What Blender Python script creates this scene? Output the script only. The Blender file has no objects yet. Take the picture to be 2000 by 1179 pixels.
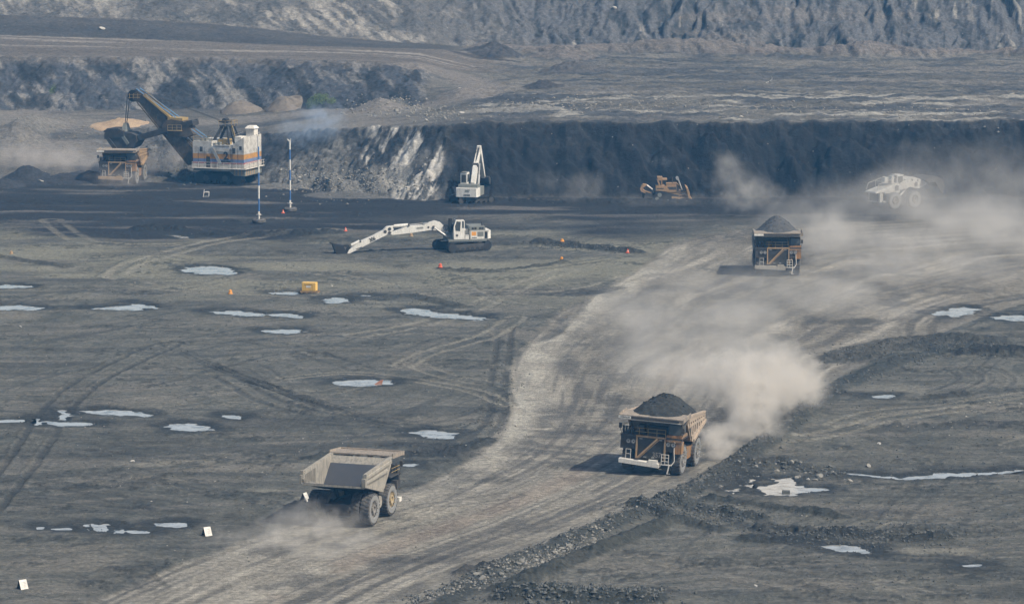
import bpy, bmesh, math, random
import numpy as np
from mathutils import Vector, Matrix, Euler

# ------------------------------------------------------------------ camera
F, CX, CY, H = 7500.0, 1000.0, 589.5, 74.0        # focal length in pixels of the 2000 px photograph, eye height
PITCH = math.atan(1017.0 / F)
CP, SP = math.cos(PITCH), math.sin(PITCH)
sc = bpy.context.scene
cam_d = bpy.data.cameras.new('camera'); cam = bpy.data.objects.new('camera', cam_d)
sc.collection.objects.link(cam)
cam.location = (0, 0, H); cam.rotation_euler = (math.pi/2 - PITCH, 0, 0)
cam_d.sensor_width = 36.0; cam_d.lens = F / 2000.0 * 36.0
cam_d.clip_start = 1.0; cam_d.clip_end = 6000.0
sc.camera = cam
R = math.radians

def P(u, v, z=0.0):
    t = (CY - v) / F
    dx, dy, dz = (u - CX) / F, CP + t*SP, -SP + t*CP
    k = (z - H) / dz
    return Vector((dx*k, dy*k, z))

def at_depth(u, v, Y):
    t = (CY - v) / F
    dx, dy, dz = (u - CX) / F, CP + t*SP, -SP + t*CP
    k = Y / dy
    return Vector((dx*k, Y, H + dz*k))

# ------------------------------------------------------------------ numpy noise
_rng = np.random.default_rng(7)
_T = _rng.random((16, 256, 256)).astype(np.float32)
def vn(x, y, s=0):
    xf = np.floor(x); yf = np.floor(y)
    xi = xf.astype(np.int32) & 255; yi = yf.astype(np.int32) & 255
    fx = (x - xf); fy = (y - yf)
    fx = fx*fx*(3-2*fx); fy = fy*fy*(3-2*fy)
    T = _T[s % 16]; x1 = (xi+1) & 255; y1 = (yi+1) & 255
    a = T[yi, xi]*(1-fx) + T[yi, x1]*fx
    b = T[y1, xi]*(1-fx) + T[y1, x1]*fx
    return a*(1-fy) + b*fy
def fbm(x, y, o=4, s=0, g=0.5):
    r = 0; a = 1.0; n = 0
    for i in range(o):
        r = r + a*vn(x*(2.03**i)+13.7*i, y*(2.03**i)+7.1*i, s+i); n += a; a *= g
    return r/n
def ss(a, b, x):
    t = np.clip((x-a)/(b-a), 0, 1); return t*t*(3-2*t)

# ------------------------------------------------------------------ tagging
def tag(o, label=None, cat=None, group=None, kind=None):
    if label: o['label'] = label
    if cat: o['category'] = cat
    if group: o['group'] = group
    if kind: o['kind'] = kind
    return o
def thing(name, label, cat, loc, rz=0.0, group=None):
    o = bpy.data.objects.new(name, None); sc.collection.objects.link(o)
    o.empty_display_size = 0.5
    o.location = loc; o.rotation_euler = (0, 0, rz)
    return tag(o, label, cat, group)
def copy_tree(o, parent=None):
    c = o.copy(); sc.collection.objects.link(c)
    if parent is not None:
        c.parent = parent; c.matrix_parent_inverse = o.matrix_parent_inverse.copy()
    for ch in list(o.children): copy_tree(ch, c)
    return c

# ------------------------------------------------------------------ mesh builder
class MB:
    def __init__(s): s.bm = bmesh.new()
    def face(s, pts):
        return s.bm.faces.new([s.bm.verts.new(p) for p in pts])
    def hull(s, A, B):               # two matching rings joined into a solid
        n = len(A); va = [s.bm.verts.new(p) for p in A]; vb = [s.bm.verts.new(p) for p in B]
        s.bm.faces.new(va[::-1]); s.bm.faces.new(vb)
        for i in range(n):
            j = (i+1) % n
            s.bm.faces.new((va[i], va[j], vb[j], vb[i]))
        return s
    def box(s, x0, x1, y0, y1, z0, z1):
        return s.hull([(x0,y0,z0),(x1,y0,z0),(x1,y1,z0),(x0,y1,z0)], [(x0,y0,z1),(x1,y0,z1),(x1,y1,z1),(x0,y1,z1)])
    def prism(s, prof, x0, x1):      # profile of (y, z), extruded along x
        return s.hull([(x0, y, z) for y, z in prof], [(x1, y, z) for y, z in prof])
    def prism_y(s, prof, y0, y1):    # profile of (x, z), extruded along y
        return s.hull([(x, y0, z) for x, z in prof], [(x, y1, z) for x, z in prof])
    def plan(s, prof, z0, z1):       # outline of (x, y), extruded upward
        return s.hull([(x, y, z0) for x, y in prof], [(x, y, z1) for x, y in prof])
    def tube(s, a, b, r, n=8, r2=None):
        a = Vector(a); b = Vector(b); d = (b-a).normalized()
        u = d.orthogonal().normalized(); w = d.cross(u)
        r2 = r if r2 is None else r2
        f = lambda c, rr: [tuple(c + (u*math.cos(2*math.pi*i/n) + w*math.sin(2*math.pi*i/n))*rr) for i in range(n)]
        return s.hull(f(a, r), f(b, r2))
    def bar(s, a, b, w, h, up=(0,0,1)):
        a = Vector(a); b = Vector(b); d = (b-a).normalized(); up = Vector(up)
        x = d.cross(up); x = x.normalized() if x.length > 1e-4 else d.orthogonal().normalized()
        y = x.cross(d)
        f = lambda c: [tuple(c + x*w/2*i + y*h/2*j) for i, j in ((-1,-1),(1,-1),(1,1),(-1,1))]
        return s.hull(f(a), f(b))
    def path(s, pts, r, n=6):
        for i in range(len(pts)-1): s.tube(pts[i], pts[i+1], r, n)
        return s
    def lathe(s, prof, n=36, c=(0,0,0), axis='x'):   # closed profile of (r, h), spun round an axis
        rings = []
        for i in range(n):
            a = 2*math.pi*i/n; ca, sa = math.cos(a), math.sin(a); ring = []
            for r, h in prof:
                if axis == 'x': p = (c[0]+h, c[1]+r*ca, c[2]+r*sa)
                elif axis == 'y': p = (c[0]+r*ca, c[1]+h, c[2]+r*sa)
                else: p = (c[0]+r*ca, c[1]+r*sa, c[2]+h)
                ring.append(s.bm.verts.new(p))
            rings.append(ring)
        m = len(prof)
        for i in range(n):
            A, B = rings[i], rings[(i+1) % n]
            for k in range(m):
                l = (k+1) % m
                if prof[k][0] < 1e-6 and prof[l][0] < 1e-6: continue
                s.bm.faces.new((A[k], A[l], B[l], B[k]))
        return s
    def disc(s, c, r, d, t, n=20):   # short cylinder centred at c with axis d
        c = Vector(c); d = Vector(d).normalized()
        return s.tube(c - d*t/2, c + d*t/2, r, n)
    def build(s, name, mat, parent=None, smooth=False, bevel=0.0):
        bm = s.bm
        bmesh.ops.remove_doubles(bm, verts=bm.verts, dist=1e-5)
        bmesh.ops.recalc_face_normals(bm, faces=bm.faces)
        me = bpy.data.meshes.new(name); bm.to_mesh(me); bm.free()
        if smooth:
            me.polygons.foreach_set('use_smooth', [True]*len(me.polygons))
            try: me.set_sharp_from_angle(angle=R(35))
            except Exception: pass
        me.materials.append(mat)
        o = bpy.data.objects.new(name, me); sc.collection.objects.link(o)
        if parent is not None: o.parent = parent
        if bevel > 0:
            b = o.modifiers.new('bevel', 'BEVEL'); b.width = bevel; b.segments = 1; b.limit_method = 'ANGLE'; b.angle_limit = R(40)
        return o

def text_mesh(name, s, size, mat, parent, mtx, depth=0.012, bold=0.0, align='CENTER', sx=1.0):
    cu = bpy.data.curves.new(name, 'FONT'); cu.body = s; cu.size = size; cu.extrude = depth/2; cu.offset = bold
    cu.align_x = align; cu.align_y = 'CENTER'; cu.resolution_u = 3
    o = bpy.data.objects.new(name, cu); sc.collection.objects.link(o)
    bpy.context.view_layer.update()
    me = bpy.data.meshes.new_from_object(o); bpy.data.objects.remove(o); bpy.data.curves.remove(cu)
    me.transform(Matrix.Scale(sx, 4, (1,0,0))); me.transform(mtx)
    me.materials.clear(); me.materials.append(mat); me.name = name
    q = bpy.data.objects.new(name, me); sc.collection.objects.link(q); q.parent = parent
    return q

# ------------------------------------------------------------------ materials
def new_mat(name):
    m = bpy.data.materials.new(name); m.use_nodes = True
    nt = m.node_tree; nt.nodes.clear(); return m, nt
def N(nt, t, **kw):
    n = nt.nodes.new(t)
    for k, v in kw.items():
        if k in n.inputs: n.inputs[k].default_value = v
        else: setattr(n, k, v)
    return n
def paint(name, col, rough=0.5, dust=0.35, dcol=(0.25,0.22,0.185), metal=0.0, scale=1.2, spec=0.4, streak=0.25):
    """painted or bare metal with dust in patches, run streaks and grime"""
    m, nt = new_mat(name)
    out = N(nt, 'ShaderNodeOutputMaterial'); b = N(nt, 'ShaderNodeBsdfPrincipled')
    nt.links.new(b.outputs[0], out.inputs[0])
    tc = N(nt, 'ShaderNodeTexCoord')
    n1 = N(nt, 'ShaderNodeTexNoise', Scale=scale, Detail=6.0, Roughness=0.65)
    mp = N(nt, 'ShaderNodeMapping'); mp.inputs['Scale'].default_value = (2.5, 2.5, 0.35)
    n2 = N(nt, 'ShaderNodeTexNoise', Scale=scale*1.6, Detail=4.0)
    nt.links.new(tc.outputs['Object'], n1.inputs['Vector'])
    nt.links.new(tc.outputs['Object'], mp.inputs['Vector']); nt.links.new(mp.outputs[0], n2.inputs['Vector'])
    r1 = N(nt, 'ShaderNodeMapRange'); r1.inputs['From Min'].default_value = 0.35; r1.inputs['From Max'].default_value = 0.72
    r1.inputs['To Max'].default_value = min(1.0, dust*1.7); nt.links.new(n1.outputs[0], r1.inputs['Value'])
    mx = N(nt, 'ShaderNodeMix', data_type='RGBA'); mx.inputs[6].default_value = (*col, 1); mx.inputs[7].default_value = (*dcol, 1)
    nt.links.new(r1.outputs[0], mx.inputs[0])
    r2 = N(nt, 'ShaderNodeMapRange'); r2.inputs['From Min'].default_value = 0.45; r2.inputs['From Max'].default_value = 0.75
    r2.inputs['To Max'].default_value = streak; nt.links.new(n2.outputs[0], r2.inputs['Value'])
    mx2 = N(nt, 'ShaderNodeMix', data_type='RGBA'); mx2.inputs[7].default_value = (0.05,0.045,0.04,1)
    nt.links.new(mx.outputs[2], mx2.inputs[6]); nt.links.new(r2.outputs[0], mx2.inputs[0])
    nt.links.new(mx2.outputs[2], b.inputs['Base Color'])
    r3 = N(nt, 'ShaderNodeMapRange'); r3.inputs['To Min'].default_value = rough; r3.inputs['To Max'].default_value = min(1, rough+0.35)
    nt.links.new(n1.outputs[0], r3.inputs['Value']); nt.links.new(r3.outputs[0], b.inputs['Roughness'])
    b.inputs['Metallic'].default_value = metal; b.inputs['Specular IOR Level'].default_value = spec
    return m
# ------------------------------------------------------------------ terrain
QT = 1.0
# knots of the pit profile at stations across the view: (v, Y) pairs seen from the rim, turned into heights
ST = {
 -700: [(352,714),(240,762),(215,782),(112,798),(62,838),(20,858),(-75,915)],
    0: [(354,712),(242,760),(216,780),(112,797),(68,834),(28,852),(-70,905)],
  200: [(352,712),(240,760),(214,778),(112,795),(74,832),(36,850),(-70,902)],
  400: [(350,712),(255,745),(214,775),(114,793),(82,828),(46,846),(-70,900)],
  510: [(350,710),(262,732),(214,770),(116,792),(86,827),(56,845),(-70,900)],
  560: [(354,704),(258,727),(213,766),(117,790),(88,826),(62,845),(-70,900)],
  650: [(368,692),(252,716),(212,758),(119,788),(91,826),(73,845),(-70,900)],
  740: [(376,686),(248,706),(210,752),(122,786),(94,827),(80,847),(-70,900)],
  820: [(384,680),(246,698),(206,748),(126,788),(96,830),(86,850),(-70,900)],
  870: [(386,682),(245,692),(202,742),(135,795),(98,836),(90,856),(-70,902)],
  930: [(384,684),(243,693),(196,736),(142,800),(104,846),(94,862),(-70,904)],
 1020: [(383,685),(241,694),(190,735),(146,800),(110,852),(96,866),(-70,905)],
 1400: [(383,685),(240,694),(186,735),(146,800),(112,852),(98,866),(-70,905)],
 2000: [(383,685),(238,694),(186,735),(148,800),(116,854),(104,866),(-70,905)],
 2700: [(383,685),(236,694),(186,735),(150,800),(120,854),(108,866),(-70,905)],
}
_us = sorted(ST); _s = np.array([(u-CX)/F/1.0 for u in _us])
_KY = np.array([[y for v, y in ST[u]] for u in _us], float)
_KZ = np.array([[at_depth(1000, v, y).z for v, y in ST[u]] for u in _us], float)
_KZ[:,0] = 0.0
def knots(s):
    ky = [np.interp(s, _s, _KY[:,k]) for k in range(7)]; kz = [np.interp(s, _s, _KZ[:,k]) for k in range(7)]
    return ky, kz
def base_z(s, Y):
    ky, kz = knots(s)
    yy = [0.0] + [float(a) for a in ky] + [960.0, 3300.0]; zz = [0.0] + [float(a) for a in kz] + [float(kz[-1])+1.5, float(kz[-1])+12]
    return np.interp(Y, yy, zz)
def hit(u, v):
    """where the sight line of a photo point meets the pit profile"""
    t = (CY - v)/F; dy = CP + t*SP; s = (u-CX)/F/dy; dzz = (-SP + t*CP)/dy
    Ys = np.arange(300, 960, 0.1)
    zz = base_z(s, Ys); ray = H + dzz*Ys
    i = np.argmax(ray <= zz + 1e-3)
    Y = Ys[i]; return Vector((s*Y, Y, float(zz[i])))
def W(pts, z=0.0): return np.array([tuple(P(u, v, z))[:2] for u, v in pts])
def Wh(pts): return np.array([tuple(hit(u, v))[:2] for u, v in pts])

rowsY = np.concatenate([np.linspace(60, 330, 40)[:-1], np.arange(330, 672, 0.42/QT), np.arange(672, 768, 0.22/QT), np.arange(768, 860, 0.3/QT),
                        np.arange(860, 935, 0.4/QT), 935 + np.cumsum(np.geomspace(1, 160, 55))])
cin = np.linspace(-0.145, 0.145, int(760*QT))
colS = np.concatenate([-0.145 - np.cumsum(np.geomspace(0.0008, 0.06, 26))[::-1], cin, 0.145 + np.cumsum(np.geomspace(0.0008, 0.06, 26))])
nr, nc = len(rowsY), len(colS)
Yg = np.repeat(rowsY[:,None], nc, 1).astype(np.float32); Xg = (Yg*colS[None,:]).astype(np.float32)
XF, YF, RF, NF = Xg, Yg, rowsY, nr
rF = int(np.searchsorted(rowsY, 728)); rB = int(np.searchsorted(rowsY, 655))
KY, KZ = knots(colS)
KYa = np.stack(KY, 1); KZa = np.stack(KZ, 1)
def section(a, b):
    global Xg, Yg, rowsY, nr
    Xg, Yg, rowsY = XF[a:b], YF[a:b], RF[a:b]; nr = len(rowsY)
section(rB, NF)
# ragged edges and gullies: the profile is looked up at a jittered distance
jit = (fbm(Xg/17, Yg/60, 4, 1)-0.5)*5.0 + (fbm(Xg/3.2, Yg/4, 4, 3)-0.5)*2.4
gul = np.abs(fbm(Xg/5.5+(fbm(Xg/9,Yg/9,2,9)-.5)*1.6, Yg/26, 4, 5)-0.5)*2          # fluted ridges on the far face
upper = ss(842, 858, Yg); rightw = ss(-0.045, 0.01, colS)[None,:]
jit = jit + upper*(gul*9.0-2.0)*(0.35+0.65*rightw)
lefthill = ss(780, 786, Yg)*(1-ss(806,812,Yg))*(1-ss(-0.03,-0.018,colS)[None,:])
jit = jit + lefthill*(np.abs(fbm((Xg-Yg*0.9)/5.0, (Yg+Xg*.4)/12, 4, 6)-0.5)*9.0-2)
wallm = ss(674, 682, Yg)*(1-ss(702,722,Yg))
jit = jit + wallm*(np.abs(fbm(Xg/7+Yg*.12, Yg/5, 4, 8)-0.5)*7.0-1.4)
jit *= ss(658, 680, Yg)
jit = jit.astype(np.float32)
ZB = np.zeros_like(Yg)
for j in range(nc):
    yy = np.concatenate([[0], KYa[j], [960, 3300]]); zz = np.concatenate([[0], KZa[j], [KZa[j,-1]+1.5, KZa[j,-1]+12]])
    ZB[:,j] = np.interp(Yg[:,j]+jit[:,j], yy, zz)
base0 = ZB
def knot_frac(k):                       # signed distance (m, in Y) past knot k
    return (Yg + jit - KYa[:,k][None,:]).astype(np.float32)
section(0, rF)

INF = 1e3
def pl(pts, Rr=12.0, win=False):
    """signed distance (left of travel positive) and arc length to a polyline, within Rr metres"""
    x0, y0 = pts.min(0)-Rr; x1, y1 = pts.max(0)+Rr
    r0, r1 = np.searchsorted(rowsY, [y0, y1]); r1 = min(r1+1, nr)
    c0 = c1 = 0
    if r1 > r0:
        e = np.stack([Xg[r0], Xg[r1-1]]); cs = np.where((e.max(0) >= x0) & (e.min(0) <= x1))[0]
        if len(cs): c0, c1 = cs[0], cs[-1]+1
    sl = (slice(r0, max(r0, r1)), slice(c0, c1))
    x = Xg[sl]; y = Yg[sl]
    best = np.full(x.shape, INF, np.float32); sg = np.ones(x.shape, np.float32); ar = np.zeros(x.shape, np.float32); L = 0
    for i in range(len(pts)-1):
        a = pts[i]; b = pts[i+1]; d = b-a; l = math.hypot(*d)
        if l < 1e-6 or x.size == 0: continue
        t = np.clip(((x-a[0])*d[0] + (y-a[1])*d[1])/(l*l), 0, 1)
        ex = x-(a[0]+t*d[0]); ey = y-(a[1]+t*d[1]); dd = np.hypot(ex, ey)
        m = dd < best
        best = np.where(m, dd, best); sg = np.where(m, np.sign(d[0]*(y-a[1]) - d[1]*(x-a[0])), sg); ar = np.where(m, L+t*l, ar)
        L += l
    if win: return sl, best*sg, ar
    D = np.full(Xg.shape, INF, np.float32); A = np.zeros(Xg.shape, np.float32); D[sl] = best*sg; A[sl] = ar
    return D, A
def box_win(cx, cy, rx, ry):
    r0, r1 = np.searchsorted(rowsY, [cy-ry, cy+ry]); r1 = min(r1+1, nr)
    if r1 <= r0: return (slice(0,0), slice(0,0))
    e = np.stack([Xg[r0], Xg[r1-1]]); cs = np.where((e.max(0) >= cx-rx) & (e.min(0) <= cx+rx))[0]
    return (slice(r0, r1), slice(cs[0], cs[-1]+1) if len(cs) else slice(0,0))
def inside(pts):
    x, y = Xg, Yg; c = np.zeros(x.shape, bool); n = len(pts)
    for i in range(n):
        x0, y0 = pts[i]; x1, y1 = pts[(i+1) % n]
        if y0 == y1: continue
        m = ((y0 > y) != (y1 > y)) & (x < (x1-x0)*(y-y0)/(y1-y0) + x0)
        c ^= m
    return c
def smooth_line(pts, k=3):
    pts = np.array(pts, float)
    for _ in range(k):
        q = [pts[0]]
        for i in range(len(pts)-1): q += [pts[i]*.75+pts[i+1]*.25, pts[i]*.25+pts[i+1]*.75]
        q.append(pts[-1]); pts = np.array(q)
    return pts
def blend(C, col, m):
    m = np.clip(m, 0, 1)[...,None]; return C*(1-m) + np.array(col, np.float32)*m

# ---- broad albedo of the pit floor
n_b = fbm(Xg/45, Yg/60, 4, 2); n_m = fbm(Xg/9, Yg/13, 4, 4); n_f = fbm(Xg/1.6, Yg/2.6, 4, 6)
def flow(ang, wid, lon, s):            # scrape marks running one way
    c, n = math.cos(ang), math.sin(ang); wx = (fbm(Xg/30, Yg/40, 2, s+2)-.5)*14
    return fbm((-Xg*n+Yg*c+wx)/wid, (Xg*c+Yg*n)/lon, 3, s)
f1 = flow(R(12), 1.5, 26, 1); f2 = flow(R(62), 0.9, 30, 3); f3 = flow(R(-28), 1.0, 24, 5); f4 = flow(R(3), 2.4, 40, 10)
C = np.zeros(Xg.shape+(3,), np.float32) + np.array([0.121,0.120,0.104], np.float32)
n_g = fbm(Xg/0.5, Yg/0.9, 3, 12); n_p = fbm(Xg/3.6+5, Yg/5.5, 5, 1, 0.62)
C *= (0.60 + 0.50*n_m + 0.40*(n_b-0.5) + 0.45*(n_f-0.5) + 0.40*(n_p-0.3) + 0.35*(n_g-0.5))[...,None]
C = blend(C, (0.062,0.066,0.060), ss(0.56,0.68,n_p)*0.6)
clump = ss(0.555,0.66,fbm(Xg/9+3, Yg/5, 5, 9, .65))*ss(0.46,0.60,fbm(Xg/0.8, Yg/1.1, 4, 2, .6))
C = blend(C, (0.175,0.165,0.145), ss(0.54, 0.72, f1)*0.55)
C = blend(C, (0.050,0.052,0.050), ss(0.56, 0.74, f4)*0.5)
C = blend(C, (0.055,0.058,0.056), ss(0.62, 0.74, f2)*ss(0.45,0.6,n_b)*0.6)
C = blend(C, (0.055,0.058,0.056), ss(0.60, 0.74, f3)*ss(0.5,0.38,n_b)*0.6)
C = blend(C, (0.20,0.185,0.155), ss(0.60, 0.80, fbm(Xg/14+4, Yg/9, 4, 11))*0.5)
rel = (fbm(Xg/22, Yg/26, 3, 7)-0.5)*0.35 + (n_m-0.5)*0.22 + (n_f-0.5)*0.10 - ss(0.6,0.75,f3)*0.05
# dusty lighter floor across the middle distance
C = blend(C, (0.215,0.208,0.160), ss(525,575,Yg)*(1-ss(622,642,Yg))*ss(0.33,0.62,fbm(Xg/20,Yg/9,5,12))*0.75)
C = blend(C, (0.028,0.031,0.030), clump*0.62); rel += clump*0.12*(0.5+n_g) + (n_g-0.5)*0.09

# ---- haul road
LE = smooth_line(W([(-150,1300),(150,1179),(400,1082),(560,1020),(700,985),(800,950),(900,905),(965,855),(995,800),(990,745),(1003,695),(1040,645),(1100,600),(1180,562),(1250,520),(1290,485),(1330,465),(1500,440),(1700,425),(2100,410)]))
RE = smooth_line(W([(600,1300),(800,1179),(930,1120),(1100,1058),(1230,1000),(1340,950),(1420,905),(1500,850),(1560,800),(1620,745),(1700,705),(1800,665),(1900,625),(2000,590),(2200,560)]))
road_in = inside(np.concatenate([LE, RE[::-1]]))
dl, al = pl(LE, 60); dr, ar_ = pl(RE, 60)
dl = np.abs(dl); dr = np.abs(dr)
edge = np.minimum(dl, dr); sd = np.where(road_in, edge, -edge) + (n_m-0.5)*1.6 + (n_f-.5)*.8
rm = ss(-0.3, 1.1, sd)
tt = np.where(dl+dr < 400, dl/(dl+dr+1e-3), dl/45.0); alx = (al+ar_)/2
st1 = fbm(tt*26+(fbm(Xg/25,Yg/40,2,2)-.5)*4, alx/34, 4, 3); st2 = fbm(tt*60, alx/16, 3, 9); st3 = fbm(Xg/6+2, Yg/8, 4, 13)
RC = np.zeros_like(C) + np.array([0.235,0.218,0.182], np.float32)
RC *= ((0.74+0.52*st1+0.22*(n_f-.5))*(1-0.22*ss(455,520,Yg)))[...,None]
RC = blend(RC, (0.34,0.315,0.265), ss(0.54,0.74,st1)*0.6*ss(.3,.6,n_m)); RC *= (0.72+0.55*n_p+.35*(n_g-.3))[...,None]
RC = blend(RC, (0.095,0.092,0.084), ss(0.55,0.70,1-st1)*0.75*ss(.36,.58,fbm(Xg/5,Yg/6,4,2))*(1-.4*ss(480,520,Yg)))
RC = blend(RC, (0.10,0.10,0.095), ss(0.57,0.72,st2)*0.55)
RC = blend(RC, (0.07,0.07,0.067), ss(0.60,0.74,st3)*0.6)
nearroad = 1-ss(470,520,Yg)
C = C*(1-rm[...,None]) + RC*rm[...,None]
C = blend(C, (0.40,0.38,0.325), ss(0.5,1.4,np.where(road_in,dl,0))*(1-ss(2.0,7.0+4*(n_b-.5),dl+(n_m-.5)*3))*road_in*ss(0.30,0.52,st1)*(1-ss(600,625,Yg))*(0.30+0.70*ss(395,450,Yg))*0.85*(0.45+0.55*ss(.42,.56,fbm(Xg/3,Yg/5,4,8))))
C = blend(C, (0.25,0.235,0.20), road_in*(1-ss(0.5,4.0,dr))*0.5)
C = blend(C, (0.30,0.24,0.19), road_in*ss(0.40,0.5,tt)*(1-ss(0.54,0.60,tt))*(1-ss(0.5,0.6,n_m))*nearroad*0.35)
for off in (0.24, 0.31, 0.70, 0.77):    # wheel ruts
    C = blend(C, (0.105,0.10,0.092), road_in*(1-ss(0.006,0.022,np.abs(tt-off+(fbm(alx/22,tt*0,2,6)-.5)*0.05)))*ss(0.35,0.6,fbm(alx/14,tt*3,3,8))*0.75)
rel = rel*(1-rm*0.55) - rm*0.10 + rm*(st1-0.5)*0.10
# ripples across the road under the left edge (washboard)
wb = ss(0.5,0.62,vn(alx/1.3, tt*9+(n_m-.5)*3, 4))*road_in*ss(2,5,dl)*(1-ss(12,17,dl))*ss(398,420,Yg)*(1-ss(448,456,Yg))
C = blend(C, (0.09,0.088,0.082), wb*0.7*ss(0.3,0.6,n_m))

# ---- dark coal dust toward the working face
cz = ss(606, 652, Yg + (fbm(Xg/22, Yg/16, 5, 14, .6)-0.5)*105)*(1-0.75*ss(0.02,0.06,Xg/Yg)*(1-ss(640,664,Yg)))
cstreak = fbm(Xg/26, Yg/4.5, 4, 15)
coalC = np.zeros_like(C) + np.array([0.024,0.025,0.028], np.float32)
coalC *= (0.6+0.9*cstreak)[...,None]
coalC = blend(coalC, (0.15,0.14,0.125), ss(0.60,0.78,cstreak)*0.75)
C = C*(1-cz[...,None]) + coalC*cz[...,None]

# ---- tyre marks: pairs of dark or pale lines
def track(pts, w=0.55, gap=2.6, col=(0.042,0.045,0.045), a=0.8, dz=-0.07, pair=True, brk=0.35, s=0):
    sl, D, A = pl(smooth_line(W(pts)), gap+w*3, True)
    if D.size == 0: return
    br = ss(brk-0.12, brk+0.12, fbm(A/6+s, D*0.3, 3, s))
    Cw = C[sl]; nf = n_f[sl]; dr_ = np.zeros(D.shape, np.float32)
    for o in ((-gap/2, gap/2) if pair else (0,)):
        m = (1-ss(w*0.5, w*0.95, np.abs(D-o+(nf-.5)*0.5)))*(np.abs(D) < 900)*br
        cleat = 0.75+0.25*np.sin(A*8.0)
        Cw = blend(Cw, col, m*a*cleat); dr_ += m*dz
        dr_ += (1-ss(w*0.3,w*0.7,np.abs(np.abs(D-o)-w*1.1)))*(np.abs(D)<900)*br*abs(dz)*0.5
    C[sl] = Cw; rel[sl] += dr_
DK = (0.038,0.041,0.042); PA = (0.26,0.245,0.20)
track([(330,672),(230,712),(140,765),(97,820),(65,870),(20,930),(-40,1000)], 0.6, 3.4, DK, 0.85, -0.14, s=1, brk=0.25)
track([(520,655),(420,668),(330,672)], 0.8, 3.0, DK, 0.5, s=2)
for k in range(7):
    track([(330+k*18,676+k*8),(430+k*25,722+k*9),(560+k*20,766+k*8),(690+k*15,806+k*5)], 0.28+0.1*(k%3), 1.5, DK, 0.8, -0.10, s=3+k, brk=0.50, pair=k%2==0)
track([(440,735),(520,785),(640,815),(760,822)], 0.7, 2.6, DK, 0.7, -0.1, s=5)
track([(560,820),(700,830),(860,836),(960,800)], 0.6, 2.6, DK, 0.6, -0.08, s=4)
track([(985,640),(980,700),(968,760),(975,800),(950,850),(880,885),(790,896)], 0.6, 1.8, DK, 0.7, -0.10, s=9, brk=0.42)
track([(560,738),(680,725),(800,740),(930,762),(990,790)], 0.6, 2.0, PA, 0.7, s=6)
track([(700,655),(800,640),(910,612),(1010,560),(1110,528)], 0.8, 3.0, PA, 0.6, s=7)
track([(790,715),(830,690),(900,672),(960,655),(1010,620)], 0.6, 2.6, PA, 0.6, s=8)
track([(800,705),(850,728),(920,745),(985,752)], 0.6, 2.6, PA, 0.5, s=11)
track([(830,575),(950,566),(1060,576),(1180,560),(1230,540)], 0.7, 2.6, PA, 0.7, s=9)
track([(900,560),(980,590),(1060,600)], 0.7, 2.6, PA, 0.5, s=10)
track([(230,540),(240,520),(320,500),(420,470),(560,455),(640,448)], 1.0, 3.2, PA, 0.7, s=11)
track([(230,540),(300,560),(420,570),(560,575),(700,590)], 0.9, 3.2, PA, 0.5, s=12)
track([(100,430),(150,470),(220,480),(330,478)], 0.9, 3.2, PA, 0.5, s=13)
track([(560,520),(680,540),(760,560),(860,560)], 0.7, 3.0, PA, 0.5, s=3)
track([(0,650),(140,655),(330,640),(520,668),(640,700),(700,720)], 0.6, 3.0, DK, 0.35, s=12)
track([(0,790),(100,775),(230,790),(330,815),(480,820)], 0.6, 3.0, DK, 0.4, s=14)
track([(0,1010),(120,990),(300,1000),(430,1020),(560,1010)], 0.6, 3.2, DK, 0.35, s=15)
track([(0,1100),(120,1075),(260,1062),(380,1065),(480,1050)], 0.7, 3.0, DK, 0.4, s=2)
track([(0,870),(160,880),(340,900),(480,905),(590,890)], 0.7, 3.0, DK, 0.45, s=1)
track([(1200,560),(1120,578),(1010,570),(940,575)], 1.3, 2.0, DK, 0.75, -0.1, s=6, brk=.3)
track([(1190,505),(1080,520),(980,532),(880,528)], 0.9, 2.4, DK, 0.6, -0.08, s=7)
track([(1620,835),(1700,850),(1800,880),(1900,884),(2010,878)], 0.7, 2.8, DK, 0.45, s=2)
track([(1500,985),(1650,1000),(1800,1010),(1900,985),(2010,960)], 0.7, 3.0, DK, 0.4, s=4)
track([(1440,1010),(1560,1060),(1700,1085),(1850,1090)], 1.2, 2.5, DK, 0.8, -0.12, s=5, brk=.3)
track([(1640,830),(1720,800),(1850,795),(2010,770)], 0.7, 2.8, PA, 0.5, s=5)
track([(1700,775),(1830,768),(1900,745),(1880,720),(1780,722)], 0.6, 2.8, DK, 0.5, s=8)
track([(1780,775),(1930,765),(1965,742),(1930,722)], 0.6, 2.6, DK, 0.4, s=7)
track([(1500,860),(1600,855),(1720,820),(1850,800),(2000,790)], 0.9, 3.0, PA, 0.55, s=9)
track([(1300,1100),(1450,1085),(1600,1120),(1800,1130),(2010,1110)], 0.7, 3.0, DK, 0.35, s=10)
track([(1100,1179),(1250,1130),(1420,1120),(1560,1150),(1700,1190)], 0.7, 3.0, DK, 0.35, s=13)
track([(1860,900),(1820,940),(1760,985),(1740,1010)], 0.6, 3.0, DK, 0.45, s=14)
track([(1900,640),(2010,600)], 0.8, 3.0, DK, 0.6, s=3)
track([(1500,520),(1600,500),(1800,470),(2010,455)], 1.2, 4.0, DK, 0.35, s=4)
track([(1850,690),(1780,640),(1850,600),(2010,575)], 0.9, 3.0, DK, 0.6, s=8)
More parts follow.
